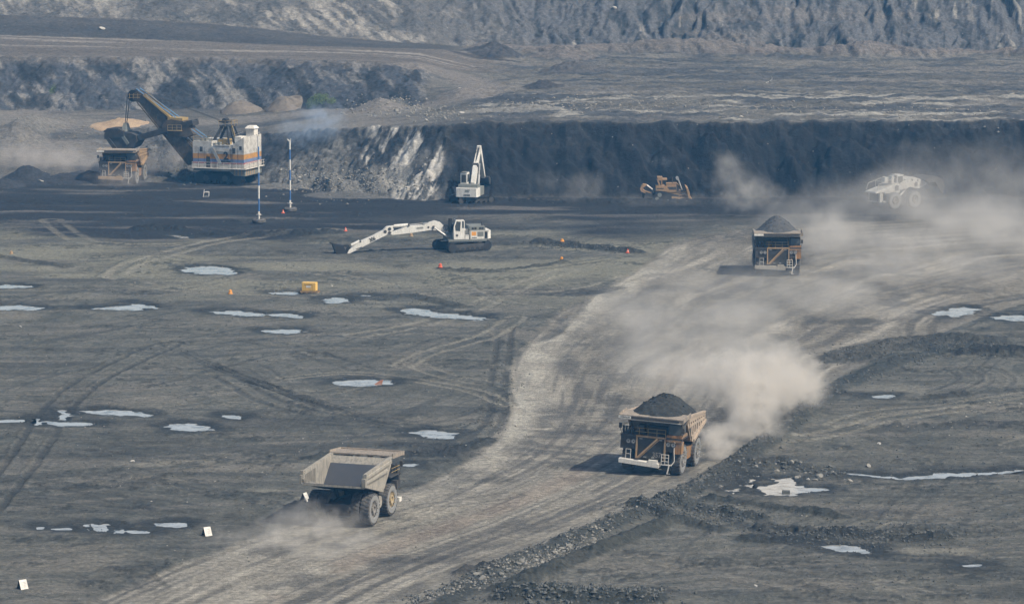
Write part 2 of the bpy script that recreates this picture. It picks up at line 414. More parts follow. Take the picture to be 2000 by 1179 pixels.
for k in range(26):                      # many short faint curved marks
    rr = random.Random(k); u0 = rr.uniform(-50, 1000) if k < 17 else rr.uniform(1450, 2000); v0 = rr.uniform(470, 1150)
    if k >= 17: v0 = rr.uniform(860, 1150)
    du = rr.uniform(90, 260); dv = rr.uniform(-45, 45); c = rr.uniform(-35, 35)
    track([(u0,v0),(u0+du*.5,v0+dv*.5+c),(u0+du,v0+dv)], 0.45, 2.6, DK if rr.random() < .6 else PA, 0.45, -0.04, s=k)

# ---- heaps, berms and dark patches
crumb = fbm(Xg/0.9, Yg/0.9, 3, 3)
bigc = np.abs(fbm(Xg/2.2, Yg/2.2, 3, 7)-.5)*2
def windrow(pts, w, h, col=None, a=0.8, s=0, rough=0.5, world=False):
    L = smooth_line(pts if world else W(pts), 2); sl, D, A = pl(L, w*3, True)
    if D.size == 0: return
    hh = h*(0.35+1.3*fbm(A/7+s*3, D*.2, 3, s+1))
    m = np.exp(-(D/w)**2*1.6)*(np.abs(D) < 900)
    rel[sl] += 1.25*m*hh*(1-rough+rough*2*crumb[sl])*(0.5+1.1*bigc[sl]) + ss(.05,.4,m)*(n_g[sl]-.45)*0.45
    if col is not None: C[sl] = blend(C[sl], tuple(c_*0.72 for c_ in col), ss(0.05, 0.32, m*(0.35+2.6*n_f[sl]*n_g[sl]))*a)
def patch(u, v, ru, rv, col, a=0.8, h=0.0, s=0):
    c = hit(u, v) if v < 392 else P(u, v); ex = hit(u+ru, v) if v < 392 else P(u+ru, v)
    rx = abs(ex.x-c.x); ry = rv*(c.y**2)/(F*(H-c.z)); sl = box_win(c.x, c.y, rx*1.9, ry*1.9)
    q = ((Xg[sl]-c.x)/rx)**2 + ((Yg[sl]-c.y)/ry)**2
    m = 1-ss(0.35, 1.15, np.sqrt(q) + (n_m[sl]-.5)*0.9 + (n_f[sl]-.5)*0.7)
    if col is not None: C[sl] = blend(C[sl], col, m*a)
    rel[sl] += m*h*(0.4+1.2*crumb[sl]) + (m*(n_g[sl]-.45)*0.35 if h > 0 else 0)
BK = (0.030,0.033,0.036)
ER = W([(820,1200),(930,1128),(1080,1068),(1210,1018),(1300,985),(1390,935),(1470,885),(1530,840),(1590,790),(1650,748),(1740,708),(1850,682),(1950,684),(2060,690)])
D_, A_ = pl(smooth_line(ER), 12)
rock_side = (1-ss(395,418,Yg))
berm = np.exp(-(D_/1.5)**2)*(np.abs(D_) < 900)
rel += berm*(0.35+1.3*fbm(A_/6, D_*.1, 3, 2))*(0.45+0.6*crumb+0.7*bigc)*(1-0.45*(1-ss(352,372,Yg)))*(1-0.6*ss(430,470,Yg))
C = blend(C, (0.045,0.049,0.046), ss(0.06,0.4,berm*(.4+n_f))*0.9)
C = blend(C, (0.24,0.225,0.195), ss(0.1,0.5,np.exp(-((D_-0.9)/0.8)**2)*(np.abs(D_)<900))*rock_side*ss(0.5,0.62,crumb)*0.8)
windrow([(980,1150),(1080,1110),(1180,1070),(1270,1035),(1310,1020)], 1.4, 0.8, (0.05,0.055,0.05), 0.8, 1)
windrow([(1010,1165),(1080,1162),(1180,1172),(1260,1168)], 2.4, 0.9, (0.04,0.045,0.042), 0.9, 2)
windrow([(1290,975),(1350,992),(1440,1005),(1480,1012)], 1.3, 0.6, (0.05,0.055,0.052), 0.8, 3)
windrow([(1240,985),(1310,1010),(1400,1035)], 1.3, 0.7, (0.05,0.055,0.052), 0.8, 4)
windrow([(1420,940),(1480,905),(1540,905),(1620,930),(1690,935)], 1.5, 0.7, (0.06,0.062,0.058), 0.7, 5)
windrow([(1390,975),(1440,980),(1500,990),(1640,1010)], 1.2, 0.5, (0.045,0.05,0.047), 0.8, 6)
windrow([(1470,1052),(1560,1058),(1640,1040),(1760,1055),(1830,1052)], 1.6, 0.55, (0.04,0.044,0.042), 0.85, 7)
windrow([(1490,1030),(1600,1038),(1700,1045),(1800,1030)], 1.5, 0.4, (0.05,0.053,0.05), 0.7, 8)
windrow([(1640,700),(1700,680),(1800,660),(1900,655),(1960,690)], 3.6, 0.35, (0.055,0.058,0.055), 0.75, 3)
windrow([(1600,770),(1680,768),(1760,780),(1880,772)], 1.6, 0.5, (0.05,0.053,0.05), 0.8, 4)
windrow([(1060,478),(1130,483),(1200,490),(1240,494)], 1.8, 0.9, (0.04,0.042,0.042), 0.9, 2)
windrow([(930,480),(1000,477),(1060,478)], 1.4, 0.4, (0.05,0.052,0.052), 0.8, 3)
windrow([(275,450),(300,446),(350,450)], 2.2, 0.9, BK, 0.95, 4)
windrow([(345,462),(400,457),(500,460),(640,455)], 2.8, 0.6, BK, 0.8, 5)
windrow([(860,525),(950,533),(1040,522),(1100,510)], 1.0, 0.3, (0.05,0.052,0.05), 0.7, 6)
windrow([(745,585),(790,575),(860,590),(900,600)], 1.6, 0.4, (0.06,0.064,0.06), 0.75, 7)
windrow([(610,895),(700,880),(800,890),(880,888),(950,860)], 1.4, 0.35, (0.04,0.045,0.045), 0.8, 5)
windrow([(900,1120),(930,1108),(960,1115)], 1.0, 0.7, (0.05,0.05,0.05), 0.8, 6)
windrow([(0,500),(60,510),(130,520)], 1.2, 0.3, BK, 0.6, 6)
windrow([(1880,690),(1960,688),(2040,690)], 1.6, 0.9, BK, 0.8, 1)
windrow([(1990,455),(2060,440)], 4, 1.5, BK, 0.8, 1)
windrow([(790,372),(900,392),(1050,394),(1300,396),(2000,398)], 2.5, 0.5, BK, 0.5, 7)
for a in [(1755,765,105,20,(0.185,0.18,0.155),.8,0),(1960,740,80,14,(0.17,0.165,0.14),.6,0),(1730,702,90,12,(0.055,0.058,0.055),.75,.15),(1850,678,110,9,(0.045,0.048,0.046),.75,.2),(1560,1045,120,12,BK,.5,.15),(1700,1000,120,10,BK,.4,.1),(1130,1165,120,16,(0.035,0.04,0.037),.85,.4),(1330,985,110,10,(0.045,0.05,0.046),.6,.1),(1480,905,60,10,(0.06,0.06,0.055),.6,.2),
          (810,870,110,8,BK,.6,.1),(850,885,90,10,BK,.75,.15),(700,590,60,8,(0.06,0.062,0.062),.7,0),(1150,845,90,14,(0.06,0.06,0.06),.5,0),(960,935,60,8,BK,.5,0),(830,1090,130,10,(0.05,0.05,0.05),.55,0),
          (1330,1040,70,8,BK,.35,.05),(1150,570,60,6,BK,.6,0),(1310,560,50,8,BK,.5,0),(1680,625,60,8,BK,.6,0),(1720,560,60,10,BK,.3,0),(350,650,60,5,BK,.35,0),(280,990,25,6,BK,.6,.1),(225,1112,28,6,BK,.7,.15),(300,905,60,6,(0.26,0.245,0.2),.55,0),(380,900,80,5,(0.26,0.245,0.2),.5,0),(520,958,40,5,(0.26,0.25,0.2),.6,0),
          (1800,1075,45,8,(0.25,0.235,0.19),.6,0),(1870,1075,40,8,(0.25,0.235,0.19),.6,0),(1740,1150,80,8,(0.24,0.225,0.19),.45,0),(1270,1152,70,8,BK,.7,.2),(1290,905,30,6,(.08,.08,.08),.2,0),(150,900,150,10,(0.17,0.16,0.14),.4,0),
          (60,905,90,18,(0.16,0.15,0.13),.35,0),(1430,640,80,12,BK,.35,0),(1110,720,30,26,(0.075,0.075,0.075),.7,0),(1085,800,60,20,(0.10,0.098,0.092),.5,0)]:
    patch(*a)

# ---- puddles
PUD = [[(355,521),(400,518),(450,522),(470,528),(440,536),(430,533),(395,535),(365,530)], [(-30,556),(30,553),(70,558),(40,562),(-30,562)],
 [(-40,593),(60,594),(95,601),(60,605),(-40,604)], [(168,601),(245,595),(250,589),(270,591),(312,599),(265,606),(215,605)],
 [(395,606),(450,603),(525,611),(500,618),(440,613)], [(520,612),(560,609),(602,616),(585,620),(545,617)],
 [(508,643),(560,639),(610,646),(570,651),(525,649)], [(620,584),(650,577),(690,580),(680,589),(640,591)],
 [(782,605),(812,598),(860,606),(905,611),(970,620),(940,625),(880,619),(850,619),(800,613)],
 [(640,743),(700,737),(782,740),(768,749),(700,753),(655,751)], [(788,842),(850,836),(905,845),(880,857),(830,854)],
 [(320,829),(360,822),(417,833),(395,841),(340,839)], [(150,800),(220,796),(312,807),(280,813),(200,809)],
 [(-30,818),(50,815),(62,822),(-30,823)], [(80,820),(192,822),(180,829),(110,830)], [(1478,952),(1530,929),(1572,945),(1590,951),(1625,949),(1592,958),(1530,966),(1490,963)],
 [(1750,928),(1850,922),(2020,914),(2020,919),(1860,928),(1755,936)], [(1603,1063),(1660,1061),(1717,1075),(1680,1079),(1640,1073)],
 [(1815,612),(1860,597),(1925,600),(1900,613),(1860,619)], [(1912,615),(2020,613),(2020,629),(1960,625)],
 [(296,1019),(345,1015),(373,1018),(360,1028),(305,1025)],
 [(64,1025),(92,1024),(92,1031),(66,1031)], [(94,1028),(142,1027),(142,1032),(96,1032)], [(784,903),(818,902),(818,909),(790,909)],
 [(518,569),(580,567),(592,573),(540,575)], [(1878,1100),(1922,1097),(1920,1103),(1884,1105)], [(1698,770),(1748,768),(1742,775),(1705,776)],
 [(433,808),(470,809),(477,817),(445,815)], [(114,798),(134,798),(129,832),(112,832)], [(64,812),(78,812),(75,828),(62,828)], [(335,457),(360,459),(372,465),(345,464)],
 [(1422,955),(1478,924),(1492,928),(1442,959)], [(700,574),(720,574),(740,577),(705,577)], [(1650,920),(1700,924),(1750,928),(1745,932),(1690,928)],
 [(162,1021),(172,1020),(178,1033),(168,1034)],[(180,1020),(190,1020),(197,1036),(187,1037)],[(200,1021),(208,1021),(212,1037),(204,1038)],[(215,1022),(223,1022),(231,1041),(224,1042)],[(236,1024),(243,1026),(244,1041),(238,1042)],[(245,1032),(300,1034),(290,1040),(250,1039)]]
WL = -0.16
pud_m = np.full(Xg.shape, INF); puddle_shapes = []
for i, pg in enumerate(PUD):
    w = smooth_line(np.vstack([W(pg), W(pg[:1])]), 1)
    sl, D, A = pl(w, 9, True)
    if D.size:
        X0, Y0 = Xg, Yg; Xg, Yg = Xg[sl], Yg[sl]; ins = inside(w); Xg, Yg = X0, Y0
        amp = float(np.clip((w[:,1].max()-w[:,1].min())/9.0, 0.12, 1.0))
        nzz = ((fbm(Xg[sl]/2.6, Yg[sl]/1.7, 4, 5)-0.5)*3.2 + (fbm(Xg[sl]/0.8, Yg[sl]/1.1, 3, 9)-0.5)*2.6 + 0.15)*amp
        pud_m[sl] = np.minimum(pud_m[sl], np.where(ins, -np.abs(D), np.abs(D)) + nzz)
    c = w.mean(0); puddle_shapes.append([(c[0]+(x-c[0])*1.0+ (0.9 if x > c[0] else -0.9), c[1]+(y-c[1])+(1.4 if y > c[1] else -1.4)) for x, y in w])
dn = pud_m + 0.03
fl = 1-ss(1.5, 7.5, pud_m)
rel = rel*(1-fl*0.8) + fl*0.05
rel = np.where(pud_m < 3.2, np.minimum(rel, WL + 0.03 + np.maximum(dn, 0)*0.14), rel)
rel = np.where(dn < 0, WL + np.maximum(dn*0.25, -0.25), rel)
rel = np.where((pud_m < 8) & (dn >= 0), np.maximum(rel, WL+0.012+np.minimum(dn,1)*0.03), rel)
C = blend(C, (0.030,0.033,0.034), (1-ss(0.2, 3.4, dn+(n_f-.5)*3))*0.9)

rel = np.where(rel > 0.75, 0.75+0.35*(rel-0.75), rel)
CF_, relF_ = C, rel.astype(np.float32)
# ---- albedo of benches and faces
section(rB, NF)
n_b = fbm(Xg/45, Yg/60, 4, 2); n_m = fbm(Xg/9, Yg/13, 4, 4); n_f = fbm(Xg/1.6, Yg/2.6, 4, 6)
crumb = fbm(Xg/0.9, Yg/0.9, 3, 3); bigc = np.abs(fbm(Xg/2.2, Yg/2.2, 3, 7)-.5)*2
C = np.zeros(Xg.shape+(3,), np.float32)
k0, k1, k2, k3, k4, k5 = (knot_frac(k) for k in range(6))
sgrid = np.broadcast_to(colS[None,:], Xg.shape)
U = 1000 + sgrid*F
above = ss(-2.5, 1.0, k0)
BC = np.zeros_like(C) + np.array([0.130,0.126,0.115], np.float32)
bn = fbm(Xg/28, Yg/7, 5, 3); bn2 = fbm(Xg/7, Yg/5, 4, 9)
BC *= (0.50+0.8*bn+0.5*(fbm(Xg/2.2,Yg/2.6,4,12,.6)-.4))[...,None]
BC = blend(BC, (0.065,0.068,0.075), ss(0.52,0.68,bn2)*0.7)
# right bench: banded rocky floor
rb = ss(900, 960, U)*ss(0,3,k1)
BC = blend(BC, (0.30,0.292,0.262), rb*ss(0.52,0.64,fbm(Xg/14,Yg/3.0,5,4,.6))*(1-ss(738,752,Yg))*0.9)
BC = blend(BC, (0.055,0.060,0.068), rb*ss(0.50,0.60,fbm(Xg/16,Yg/5,5,12,.6))*0.85)
BC = blend(BC, (0.19,0.18,0.165), rb*ss(0.55,0.75,fbm(Xg/30,Yg/9,4,2))*0.5)
# left ramp: smooth pale grey
lb = (1-ss(700, 900, U))
BC = blend(BC, (0.205,0.19,0.17), lb*ss(0.35,0.6,bn)*0.7*ss(6,14,k0))
# road bench
rbn = fbm(Xg/40+Yg/60, (Yg+Xg*0.10)/2.6, 4, 5)
rd = ss(-1,2,k3)*(1-ss(-2,1,k4))*(1-ss(900,1050,U))
BC = BC*(1-rd[...,None]) + (np.array([0.130,0.119,0.108],np.float32)*(0.75+0.5*rbn)[...,None])*rd[...,None]
BC = blend(BC, (0.34,0.32,0.29), rd*ss(0.66,0.76,rbn)*0.6)
# lower working face (coal), rock strip between stations 560..870
w1 = ss(-1.5,1.0,k0)*(1-ss(-0.6,1.2,k1))
coal = ss(845, 885, U + (fbm(Xg/4,base0/4,3,4)-.5)*50)
fr = np.clip(base0/14.0, 0, 1)
fn = fbm(Xg/3.0, base0/1.6, 4, 6)
F1 = np.zeros_like(C) + np.array([0.017,0.018,0.021], np.float32)
F1 *= (0.45+1.1*fn)[...,None]
F1 = blend(F1, (0.075,0.078,0.085), ss(0.66,0.80,fbm(Xg/9,base0/3,4,11))*0.5)
diag = fbm((Xg*1.0-base0*0.65)/1.9, (Xg*.4+base0)/7, 5, 10, .6)
F2 = np.zeros_like(C) + np.array([0.034,0.037,0.043], np.float32)
F2 = blend(F2, (0.13,0.13,0.125), ss(0.45,0.6,fbm(Xg/2.5,base0/1.5,4,3))*.6)
F2 = blend(F2, (0.44,0.425,0.39), ss(0.50,0.60,diag)*ss(0.40,0.52,fbm(Xg/8,base0/6,4,12)))
tal = fbm(Xg/1.2, base0/0.8, 3, 14)
F3 = np.zeros_like(C) + np.array([0.13,0.128,0.12], np.float32); F3 *= (0.4+1.3*tal)[...,None]
rockm = ss(640,700,U + (fr-0.5)*70+(n_m-.5)*80)
F2 = F3*(1-rockm[...,None]) + F2*rockm[...,None]
bluff = ss(0.30,0.45,fr + (U-560)*(-0.0028) + (n_m-.5)*0.3)*(1-rockm)
F2 = blend(F2, (0.030,0.033,0.040), bluff*0.92)
F2 = blend(F2, (0.05,0.052,0.06), (1-ss(500,560,U))*0.3)
FF = F2*(1-coal[...,None]) + F1*coal[...,None]
leftslope = 1-ss(395,500,U)
w1l = w1*(1-leftslope)
BC = BC*(1-w1l[...,None]) + FF*w1l[...,None]
rub = leftslope*ss(250,320,U)*(1-ss(400,440,U)*.3)*w1*ss(0.25,0.5,fbm(Xg/6,Yg/6,3,5))
BC = blend(BC, (0.06,0.062,0.065), rub*0.9); BC = blend(BC, (0.2,0.195,0.18), rub*ss(0.56,0.68,tal)*0.8)
# mid face on the left
w2 = ss(-1,0.8,k2)*(1-ss(-0.8,0.8,k3))*(1-ss(815,850,U+(n_m-.5)*30))
md = fbm((Xg*0.8+base0*1.1)/1.5, (Xg*.3-base0)/4.5, 5, 13, .62); md2 = fbm(Xg/11, base0/5, 4, 15)
M = np.zeros_like(C) + np.array([0.062,0.068,0.080], np.float32)
M = blend(M, (0.20,0.195,0.185), ss(0.44,0.62,md)*ss(0.30,0.56,md2 + (600-U)*0.00014)*0.9)
M = blend(M, (0.022,0.025,0.03), ss(0.50,0.62,fbm(Xg/4+base0/5,base0/3,5,8,.6))*0.8)
M = blend(M, (0.17,0.155,0.14), ss(0.8,1.0,(base0-KZa[:,2][None,:])/np.maximum(1,(KZa[:,3]-KZa[:,2]))[None,:])*0.5)
BC = BC*(1-w2[...,None]) + M*w2[...,None]
# dark band then the far hillside
w4 = ss(-1,1,k4)*(1-ss(-1,1.5,k5))*(1-ss(860,930,U))
BC = blend(BC, (0.055,0.057,0.062), w4*(0.7+0.3*bn2))
w5 = ss(-0.5,1.5,k5 + (fbm(Xg/6,Yg/6,2,2)-.5)*2)
hr = ss(820, 1050, U)
h1 = fbm((Xg*0.75+base0*1.3)/1.3, (Xg*.35-base0)/4.5, 5, 2, .65); h2 = fbm(Xg/16, base0/5, 4, 7)
HL = np.zeros_like(C) + np.array([0.105,0.105,0.105], np.float32)
HL = blend(HL, (0.27,0.258,0.235), ss(0.38,0.62,h1)*ss(0.28,0.54,h2)*0.95)
HL = blend(HL, (0.05,0.055,0.06), ss(0.54,0.72,fbm(Xg/6,base0/2.2,5,9,.6))*0.55)
g2 = fbm(Xg/1.7+(fbm(Xg/6,base0/6,3,9)-.5)*5, base0/5, 5, 5, .6)
HR = np.zeros_like(C) + np.array([0.105,0.108,0.115], np.float32)
HR = blend(HR, (0.025,0.03,0.036), ss(0.50,0.68,g2)*0.8)
HR = blend(HR, (0.27,0.26,0.235), ss(0.66,0.76,fbm(Xg/1.3+(fbm(Xg/5,base0/5,2,3)-.5)*3,base0/7,4,11,.6))*ss(0.50,0.62,fbm(Xg/20,base0/14,2,6))*0.8)
HR = blend(HR, (0.16,0.15,0.14), ss(0.55,0.75,fbm(Xg/22,base0/3,4,13))*0.5)
HH = HL*(1-hr[...,None]) + HR*hr[...,None]
BC = BC*(1-w5[...,None]) + HH*w5[...,None]
foot = ss(-9,-3,k5)*(1-ss(-0.5,2.0,k5))*ss(880,960,U)
BC = blend(BC, (0.16,0.142,0.13), foot*0.8)
steep = np.maximum.reduce([w1l, w2, w5])
rel2 = (fbm(Xg/5,Yg/5,4,3)-.5)*1.3*rb + (crumb-.5)*0.5*rb + steep*((crumb-.5)*0.9+(fbm(Xg/2.5,Yg/2.5,3,8)-.5)*1.3) + (1-steep)*(1-rb)*(crumb-.5)*0.25 + (1-steep)*foot*(fbm(Xg/14+bn*3,Yg/5,4,1)*1.9)
lip = np.exp(-((k1-0.6)/2.2)**2)*ss(850,900,U)
BC = blend(BC, (0.035,0.038,0.043), lip*ss(.45,.6,fbm(Xg/4,Yg/3,4,7))*.85)
rel2 += lip*(fbm(Xg/2.5,Yg/6,4,2)-.42)*1.0 + w1l*(1-coal)*(bigc*1.3-.5) + rub*(crumb*1.6+bigc*1.2-1.0)
# join floor and benches
Call = np.zeros(XF.shape+(3,), np.float32); Rall = np.zeros(XF.shape, np.float32); Zall = np.zeros(XF.shape, np.float32)
Call[:rF] = CF_; Rall[:rF] = relF_
ab = above[...,None]; Call[rB:] = Call[rB:]*(1-ab) + BC*ab; Rall[rB:] = Rall[rB:]*(1-above) + rel2*above
Zall[rB:] = base0
section(0, NF); C, rel = Call, Rall

# mounds on the benches (relief kept for what belongs to the ground)
def mound(u, v, ru, h, ry, col, a=0.9, s=0):
    c = hit(u, v); rx = abs(hit(u+ru, v).x-c.x); sl = box_win(c.x, c.y, rx*1.4, ry*1.4)
    x, y = Xg[sl], Yg[sl]; cr = fbm(x/0.9, y/0.9, 3, 3)
    q = np.sqrt(((x-c.x)/rx)**2 + ((y-c.y)/ry)**2) + (fbm(x/9, y/13, 4, 4)-.5)*0.35
    m = np.clip(1.1-q, 0, 1)
    rel[sl] += h*m**1.2*(0.85+0.3*cr)
    if col: C[sl] = blend(C[sl], col, ss(0.02,0.2,m)*a)
mound(30,268,70,3.0,10,(0.15,0.145,0.135),.6); mound(70,250,60,2.0,8,(0.17,0.165,0.15),.5)
mound(50, 352, 48, 2.6, 6, (0.035,0.038,0.045)); mound(100, 356, 90, 1.2, 6, (0.04,0.043,0.05)); mound(10,365,40,1.4,5,(0.045,0.048,0.055))
mound(180, 352, 70, 1.5, 6, (0.045,0.047,0.055)); mound(700,378,110,0.7,6,(0.18,0.175,0.16),.6)
mound(540,366,70,0.8,4,(0.17,0.165,0.15),.7)
mound(1100,112,70,2.5,6,(0.15,0.135,0.125),.7); mound(960,108,60,3.0,7,(0.045,0.047,0.055),.85); mound(1060,172,40,1.6,5,(0.045,0.047,0.055),.85)
mound(1130,140,70,2.2,6,(0.09,0.088,0.09),.8); mound(900,185,50,1.2,8,(0.17,0.16,0.15),.7); mound(740,212,60,2.0,6,(0.13,0.13,0.125),.8); mound(990,215,120,0.8,4,(0.26,0.255,0.235),.6)
mound(1350,100,160,2.2,6,(0.14,0.13,0.12),.6); mound(1700,104,120,2.0,6,(0.13,0.12,0.115),.6)
# curved ramp on the left middle
RW = Wh([(820,128),(880,140),(930,160),(945,178),(915,192),(840,205),(740,216),(600,222)])
sl, D, A = pl(smooth_line(RW), 14, True)
C[sl] = blend(C[sl], (0.19,0.175,0.16), (1-ss(2.5,7,np.abs(D)+(fbm(Xg[sl]/9,Yg[sl]/13,3,4)-.5)*3))*0.75)
RW = Wh([(1000,120),(940,112),(900,104)]); sl, D, A = pl(smooth_line(RW), 10, True); C[sl] = blend(C[sl], (0.03,0.03,0.035), (1-ss(1,4,np.abs(D)+(fbm(Xg[sl]/9,Yg[sl]/13,3,4)-.5)*3))*0.7)

Zg = Zall + rel
def gz(x, y):
    s = x/y; i = int(np.clip(np.searchsorted(rowsY, y)-1, 0, nr-2)); j = int(np.clip(np.searchsorted(colS, s)-1, 0, nc-2))
    fy = (y-rowsY[i])/(rowsY[i+1]-rowsY[i]); fx = (s-colS[j])/(colS[j+1]-colS[j])
    return float((Zg[i,j]*(1-fx)+Zg[i,j+1]*fx)*(1-fy) + (Zg[i+1,j]*(1-fx)+Zg[i+1,j+1]*fx)*fy)
def on(u, v, sink=0.0):
    p = hit(u, v) if v < 391 else P(u, v); return Vector((p.x, p.y, gz(p.x, p.y)-sink))

me = bpy.data.meshes.new('ground')
me.vertices.add(nr*nc)
me.vertices.foreach_set('co', np.stack([Xg, Yg, Zg], -1).astype(np.float32).ravel())
ii = (np.arange(nr-1)[:,None]*nc + np.arange(nc-1)[None,:]).ravel()
quads = np.stack([ii, ii+1, ii+nc+1, ii+nc], -1).astype(np.int32)
me.loops.add(quads.size); me.polygons.add(len(quads))
me.loops.foreach_set('vertex_index', quads.ravel())
me.polygons.foreach_set('loop_start', np.arange(0, quads.size, 4, dtype=np.int32))
me.polygons.foreach_set('use_smooth', np.ones(len(quads), bool))
me.update(calc_edges=True)
ca = me.attributes.new('albedo', 'FLOAT_COLOR', 'POINT')
ca.data.foreach_set('color', np.concatenate([np.clip(C,0.012,0.6), np.ones(C.shape[:2]+(1,))], -1).astype(np.float32).ravel())

gm, nt = new_mat('pit_ground')
out = N(nt, 'ShaderNodeOutputMaterial'); b = N(nt, 'ShaderNodeBsdfPrincipled', Roughness=0.92); b.inputs['Specular IOR Level'].default_value = 0.25
nt.links.new(b.outputs[0], out.inputs[0])
at = N(nt, 'ShaderNodeAttribute', attribute_name='albedo')
geo = N(nt, 'ShaderNodeNewGeometry')
n1 = N(nt, 'ShaderNodeTexNoise', Scale=1.7, Detail=8.0, Roughness=0.72); nt.links.new(geo.outputs['Position'], n1.inputs['Vector'])
mp = N(nt, 'ShaderNodeMapping'); mp.inputs['Scale'].default_value = (0.35, 1.0, 1.0); nt.links.new(geo.outputs['Position'], mp.inputs['Vector'])
n2 = N(nt, 'ShaderNodeTexNoise', Scale=1.3, Detail=6.0, Roughness=0.7); nt.links.new(mp.outputs[0], n2.inputs['Vector'])
v1 = N(nt, 'ShaderNodeTexVoronoi', Scale=1.1, Randomness=1.0); nt.links.new(geo.outputs['Position'], v1.inputs['Vector'])
r1 = N(nt, 'ShaderNodeMapRange'); r1.inputs['From Min'].default_value = .25; r1.inputs['From Max'].default_value = .75; r1.inputs['To Min'].default_value = .45; r1.inputs['To Max'].default_value = 1.55
nt.links.new(n1.outputs[0], r1.inputs['Value'])
r2 = N(nt, 'ShaderNodeMapRange'); r2.inputs['From Min'].default_value = .3; r2.inputs['From Max'].default_value = .7; r2.inputs['To Min'].default_value = .72; r2.inputs['To Max'].default_value = 1.28
nt.links.new(n2.outputs[0], r2.inputs['Value'])
mu = N(nt, 'ShaderNodeMath', operation='MULTIPLY'); nt.links.new(r1.outputs[0], mu.inputs[0]); nt.links.new(r2.outputs[0], mu.inputs[1])
vm = N(nt, 'ShaderNodeVectorMath', operation='SCALE'); nt.links.new(at.outputs['Color'], vm.inputs[0]); nt.links.new(mu.outputs[0], vm.inputs['Scale'])
# scattered pale stones, smaller than the mesh can hold
rv = N(nt, 'ShaderNodeMapRange'); rv.inputs['From Min'].default_value = 0.10; rv.inputs['From Max'].default_value = 0.16; rv.inputs['To Min'].default_value = 1; rv.inputs['To Max'].default_value = 0
nt.links.new(v1.outputs['Distance'], rv.inputs['Value'])
sv = N(nt, 'ShaderNodeSeparateColor'); nt.links.new(v1.outputs['Color'], sv.inputs[0])
gt = N(nt, 'ShaderNodeMath', operation='GREATER_THAN'); gt.inputs[1].default_value = 0.93; nt.links.new(sv.outputs[0], gt.inputs[0])
m3 = N(nt, 'ShaderNodeMath', operation='MULTIPLY'); nt.links.new(rv.outputs[0], m3.inputs[0]); nt.links.new(gt.outputs[0], m3.inputs[1])
m4 = N(nt, 'ShaderNodeMath', operation='MULTIPLY'); m4.inputs[1].default_value = 0.6; nt.links.new(m3.outputs[0], m4.inputs[0])
mx = N(nt, 'ShaderNodeMix', data_type='RGBA'); mx.inputs[7].default_value = (0.34,0.33,0.30,1)
nt.links.new(m4.outputs[0], mx.inputs[0]); nt.links.new(vm.outputs[0], mx.inputs[6]); nt.links.new(mx.outputs[2], b.inputs['Base Color'])
bp = N(nt, 'ShaderNodeBump', Strength=0.9, Distance=0.45); nt.links.new(n1.outputs[0], bp.inputs['Height']); nt.links.new(bp.outputs[0], b.inputs['Normal'])
me.materials.append(gm)
ground = bpy.data.objects.new('ground', me); sc.collection.objects.link(ground)
tag(ground, 'grey dusty open pit floor, haul road, benches and coal faces', kind='structure')

# water, base colour lightened to stand in for the reflected bright sky
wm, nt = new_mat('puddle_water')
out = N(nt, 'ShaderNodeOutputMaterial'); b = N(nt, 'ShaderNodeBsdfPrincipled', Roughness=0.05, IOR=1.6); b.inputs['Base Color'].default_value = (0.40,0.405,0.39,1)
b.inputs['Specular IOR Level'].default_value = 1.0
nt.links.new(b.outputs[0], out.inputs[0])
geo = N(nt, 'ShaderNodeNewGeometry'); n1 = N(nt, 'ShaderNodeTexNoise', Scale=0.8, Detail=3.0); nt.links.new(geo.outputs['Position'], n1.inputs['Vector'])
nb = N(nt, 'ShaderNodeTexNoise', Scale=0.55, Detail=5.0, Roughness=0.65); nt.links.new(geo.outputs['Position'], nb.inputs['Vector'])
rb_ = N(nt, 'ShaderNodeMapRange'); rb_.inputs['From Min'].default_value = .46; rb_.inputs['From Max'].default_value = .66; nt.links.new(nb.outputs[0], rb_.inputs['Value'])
mb_ = N(nt, 'ShaderNodeMix', data_type='RGBA'); mb_.inputs[6].default_value = (0.41,0.415,0.40,1); mb_.inputs[7].default_value = (0.20,0.195,0.175,1)  # pale tone carries the painted sky reflection, brown one the murky shallows
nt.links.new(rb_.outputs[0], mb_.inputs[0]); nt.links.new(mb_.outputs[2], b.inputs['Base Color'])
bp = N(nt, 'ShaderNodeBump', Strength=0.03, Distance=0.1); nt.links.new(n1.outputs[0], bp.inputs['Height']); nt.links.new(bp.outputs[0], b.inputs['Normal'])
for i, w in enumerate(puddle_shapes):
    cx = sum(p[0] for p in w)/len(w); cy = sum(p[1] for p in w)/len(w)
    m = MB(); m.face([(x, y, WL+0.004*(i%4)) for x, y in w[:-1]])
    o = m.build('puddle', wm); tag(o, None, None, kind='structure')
    if o.data.polygons[0].normal.z < 0: o.data.flip_normals()
